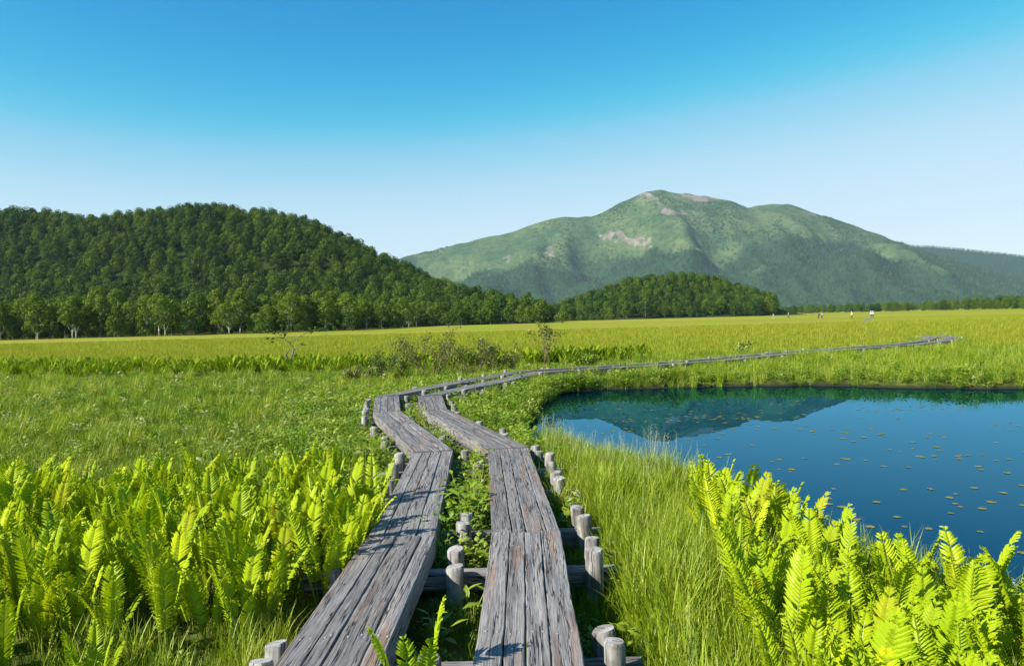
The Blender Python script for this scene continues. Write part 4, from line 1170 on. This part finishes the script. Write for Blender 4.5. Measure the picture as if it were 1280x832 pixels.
# ------------------------------------------------------------------ shrubs and little trees by the boardwalk bend
def shrub(x, y, h, w, seed, lmat, label, leaves=700, leaf=.05, stems=9, cat='shrub', name='shrub', density=1.0):
    rg = random.Random(seed); tb = MB(); cb = MB()
    tips = []
    def grow_(p, d, l, r, lev):
        m1 = p + d * l * .5 + Vector((rg.uniform(-.08, .08), rg.uniform(-.08, .08), .02)) * l; e = m1 + (d + Vector((rg.uniform(-.3, .3), rg.uniform(-.3, .3), rg.uniform(0, .25)))).normalized() * l * .5
        tb.tube([p, m1, e], [r, r * .8, r * .55], 5, cap=False)
        if lev >= 1: tips.append((m1, lev)); tips.append((e, lev))
        if lev < 3:
            for _ in range(rg.choice((2, 3))):
                nd = (d + Vector((rg.uniform(-.8, .8), rg.uniform(-.8, .8), rg.uniform(-.1, .5)))).normalized(); grow_(e if rg.random() < .7 else m1, nd, l * rg.uniform(.55, .8), r * .55, lev + 1)
    for i in range(stems):
        a = 6.283 * i / stems + rg.uniform(-.3, .3)
        d = Vector((math.cos(a) * w / h * .6, math.sin(a) * w / h * .6, 1)).normalized()
        grow_(Vector((math.cos(a) * w * .12, math.sin(a) * w * .12, -.05)), d, h * .46 * rg.uniform(.7, 1.1), .02, 0)
    per = max(1, int(leaves * 1.6 / len(tips)))
    for p, lev in tips:
        leaf_clump(cb, p, .12 * density, max(1, int(per * 1.4)), leaf * 1.2, 0, .9, rg)
    e = put(name, None, None, (x, y, gz1(x, y))); tag(e, label, cat)
    put('branches', tb.build('branches', [M['twig']]), e); put('foliage', cb.build('foliage', [M[lmat]]), e)
    return e
shrub(-4.1, 25.6, 1.0, 1.4, 1, 'shrub_red', 'loose brownish shrub at the end of the fern strip', 900, .06)
shrub(-2.9, 26.8, 1.4, 1.6, 2, 'shrub', 'tall twiggy shrub with open green tops behind the boardwalk bend', 800, .06)
shrub(-1.5, 26.2, 1.4, 1.5, 3, 'shrub_red', 'reddish twiggy shrub behind the two boardwalk lanes', 800, .06)
shrub(-.4, 27.0, 1.1, 1.4, 4, 'shrub', 'dark low shrub between the reddish shrub and the upright sapling', 800, .06)
shrub(-5.4, 26.2, .55, 1.0, 5, 'shrub', 'low green shrub beside the loose brownish one', 700, .06)
shrub(1.15, 26.4, 1.6, .5, 6, 'shrub', 'slim upright sapling with dark leaves behind the boardwalk', 200, .08, 3, 'sapling', 'sapling')
shrub(2.6, 27.5, .8, .9, 7, 'herb', 'dark leafy bush past the upright sapling', 700, .08)
shrub(9.6, 31.6, .75, .5, 8, 'herb', 'small dark plant poking up beyond the long straight boardwalk', 200, .09, 4)
# crooked little tree in the fern strip
rg = random.Random(5); tb = MB(); cb = MB()
def br(pts, r0, r1): tb.tube(pts, list(np.linspace(r0, r1, len(pts))), 6)
br([(0, 0, -.1), (.05, 0, .35), (.22, .02, .75), (.30, 0, 1.0), (.12, .05, 1.22), (-.12, .05, 1.42)], .06, .022)
br([(.05, 0, .4), (-.05, .03, .75), (.10, .02, .98)], .04, .03)
br([(.30, 0, 1.0), (.5, -.05, 1.05), (.62, 0, 1.2)], .03, .01)
br([(-.12, .05, 1.42), (-.42, .1, 1.50), (-.62, .1, 1.72)], .022, .008); br([(-.12, .05, 1.42), (-.05, .0, 1.7), (.02, 0, 1.92)], .02, .006); br([(-.42, .1, 1.50), (-.70, .05, 1.40)], .014, .005)
br([(.12, .05, 1.22), (.6, .2, 1.55), (1.1, .25, 1.75), (1.75, .2, 1.85)], .016, .006)
for (c, r, n_) in [((-.62, .1, 1.72), .16, 70), ((-.70, .05, 1.42), .14, 60), ((0, 0, 1.9), .2, 80), ((-.2, .05, 1.6), .12, 40), ((1.0, .25, 1.72), .16, 60), ((1.35, .22, 1.85), .18, 70), ((1.75, .2, 1.88), .2, 80), ((1.55, .2, 2.0), .14, 50), ((.6, 0, 1.2), .1, 20)]:
    for _ in range(5):
        leaf_clump(cb, (c[0] + rg.gauss(0, r * .7), c[1] + rg.gauss(0, r * .6), c[2] + rg.gauss(0, r * .4)), r * .42, n_ // 4, .075, 0, .6, rg)
e = put('crooked_tree', None, None, (-9.35, 31.5, 0)); tag(e, 'small crooked bare-limbed tree with leaf tufts standing in the fern strip', 'tree')
put('trunk', tb.build('trunk', [M['bark']], True), e); put('crown', cb.build('crown', [M['tree']]), e)

# ------------------------------------------------------------------ lily pads
def pad_mesh(seed):
    rg = random.Random(seed); k = 14; V = [(0, 0, .004)]; F = []
    for j in range(k + 1):
        a = .22 + (6.283 - .44) * j / k; r = rg.uniform(.94, 1.05)
        V.append((math.cos(a) * r, math.sin(a) * r, .003 + rg.uniform(0, .05)))
    for j in range(k): F.append((0, j + 1, j + 2))
    return mesh('lily_pad', V, F, [M['lily']], smooth=True)
PAD = [pad_mesh(900 + i) for i in range(5)]
cl = [(random.uniform(1.5, 13.5), random.uniform(6, 17.5)) for _ in range(46)]
cnt = 0; tries = 0
while cnt < 270 and tries < 4000:
    tries += 1
    c = random.choice(cl); x = c[0] + random.gauss(0, .55); y = c[1] + random.gauss(0, .35)
    if random.random() < .25: x, y = random.uniform(1.5, 14), random.uniform(5.2, 18)
    if sd_poly([x], [y], PONDS)[0] > -.45 or x > .75 * y: continue
    s = random.uniform(.028, .052)
    o = put('lily_pad', PAD[cnt % 5], None, (x, y, WATER_Z + .002 + .0006 * (cnt % 4)), (0, 0, random.uniform(0, 6.28)), (s, s * random.uniform(.8, 1), .05))
    lz = sd_poly([x], [y], PONDS)[0]
    tag(o, ('small olive lily pad off the grassy far bank of the pond' if y > 15 else 'small olive lily pad close to the ferny bank of the pond' if lz > -1.6 else 'small olive lily pad out on the open middle of the pond'), 'lily pad', 'lily pads on the pond')
    cnt += 1

# ------------------------------------------------------------------ walkers on the far boardwalk
CL = {k: plain('cloth ' + k, c, .9, .1, 20) for k, c in dict(white=(.75, .75, .72), cream=(.72, .66, .4), dark=(.04, .04, .05), navy=(.05, .06, .10), grey=(.35, .35, .37), red=(.35, .06, .05)).items()}
SKIN = plain('skin', (.45, .27, .19), .6, .05, 10)
def skin_mesh(name, pts, edges, radii, mat, root=0):
    me = bpy.data.meshes.new(name); me.from_pydata(pts, edges, []); o = bpy.data.objects.new(name, me); COL.objects.link(o)
    md = o.modifiers.new('skin', 'SKIN'); 
    for i, r in enumerate(radii):
        me.skin_vertices[0].data[i].radius = (r, r) if not hasattr(r, '__len__') else r
    me.skin_vertices[0].data[root].use_root = True
    md.use_smooth_shade = True
    s = o.modifiers.new('sub', 'SUBSURF'); s.levels = 1; s.render_levels = 1
    me.materials.append(mat)
    return o
def person(x, y, rz, shirt, legs, hat, pack, label, step=.18):
    e = put('person', None, None, (x, y, TOP - .31), (0, 0, rz)); tag(e, label, 'person', None)
    pts = [(0, 0, .92), (0, .02, 1.12), (0, .02, 1.36), (0, .03, 1.48), (0, .05, 1.58), (0, .06, 1.68),
           (-.17, .02, 1.38), (-.24, .03, 1.12), (-.22, .14, .93), (.17, .02, 1.38), (.24, 0, 1.12), (.23, .09, .92),
           (-.09, 0, .88), (-.10, step * .7, .50), (-.10, step, .08), (-.10, step + .14, .03), (.09, 0, .88), (.10, -step * .3, .50), (.10, -step, .09), (.10, -step + .14, .03)]
    ed = [(0, 1), (1, 2), (2, 3), (3, 4), (4, 5), (2, 6), (6, 7), (7, 8), (2, 9), (9, 10), (10, 11), (0, 12), (12, 13), (13, 14), (14, 15), (0, 16), (16, 17), (17, 18), (18, 19)]
    ra = [(.14, .10), (.13, .095), (.14, .10), .05, (.085, .10), (.07, .09), .06, .042, .034, .06, .042, .034, .085, .058, .042, .035, .085, .058, .042, .035]
    b = skin_mesh('body', pts, ed, ra, SKIN); b.parent = e
    t = skin_mesh('shirt', pts[:3] + [pts[6], pts[7], pts[9], pts[10]], [(0, 1), (1, 2), (2, 3), (3, 4), (2, 5), (5, 6)], [(.155, .115), (.15, .11), (.155, .115), .072, .055, .072, .055], CL[shirt]); t.parent = e
    l = skin_mesh('trousers', [pts[0], pts[12], pts[13], pts[14], pts[16], pts[17], pts[18]], [(0, 1), (1, 2), (2, 3), (0, 4), (4, 5), (5, 6)], [(.15, .11), .098, .072, .056, .098, .072, .056], CL[legs]); l.parent = e
    mb = MB(); mb.tube([(0, .05, 1.66), (0, .05, 1.672), (0, .05, 1.70), (0, .05, 1.78)], [.19, .185, .115, .08], 12); h = put('hat', mb.build('hat', [CL[hat]], True), e)
    if pack:
        mb = MB(); mb.tube([(0, -.17, .98), (0, -.2, 1.05), (0, -.2, 1.35), (0, -.16, 1.44)], [.10, .16, .15, .07], 10); put('backpack', mb.build('backpack', [CL[pack]], True), e)
person(87.0, 184, 2.2, 'white', 'navy', 'white', 'white', 'walker in white with a pale pack, in front of the pair on the far boardwalk')
person(88.2, 185.5, 2.2, 'white', 'dark', 'cream', 'red', 'walker in white shirt following close behind the other pale walker')
person(75.2, 168, 2.0, 'cream', 'dark', 'cream', None, 'lone walker in cream top and dark trousers on the far boardwalk')
person(77.5, 192, 1.2, 'dark', 'dark', 'dark', 'navy', 'walker in dark clothes farther off than the cream-topped walker')
person(80.0, 196, 1.2, 'grey', 'navy', 'grey', 'grey', 'walker in grey beside the one in dark clothes')
person(86, 236, .6, 'grey', 'dark', 'white', None, 'distant walker in grey with a white hat')
person(82, 238, .6, 'white', 'grey', 'dark', None, 'distant walker in white with a dark hat')

# ------------------------------------------------------------------ haze
hm, hnt, hout = new_mat('mountain air')
pv = hnt.nodes.new('ShaderNodeVolumePrincipled')
pv.inputs['Color'].default_value = (.55, .78, 1.0, 1)
pv.inputs['Density'].default_value = 3.8e-5
pv.inputs['Anisotropy'].default_value = .1
hnt.links.new(pv.outputs[0], hout.inputs['Volume'])
x0, x1, y0, y1, z0, z1 = -9400, 9400, -1100, 9900, -75, 900
hv_ = [(x, y, z) for z in (z0, z1) for y in (y0, y1) for x in (x0, x1)]
hz_ = put('haze', mesh('haze', hv_, [(0, 2, 3, 1), (4, 5, 7, 6), (0, 1, 5, 4), (2, 6, 7, 3), (0, 4, 6, 2), (1, 3, 7, 5)], [hm]))
tag(hz_, 'thin bluish mountain air over the whole valley', 'haze', kind='stuff')
print('trees', tree_count, 'ferns', fern_n, 'pads', cnt)
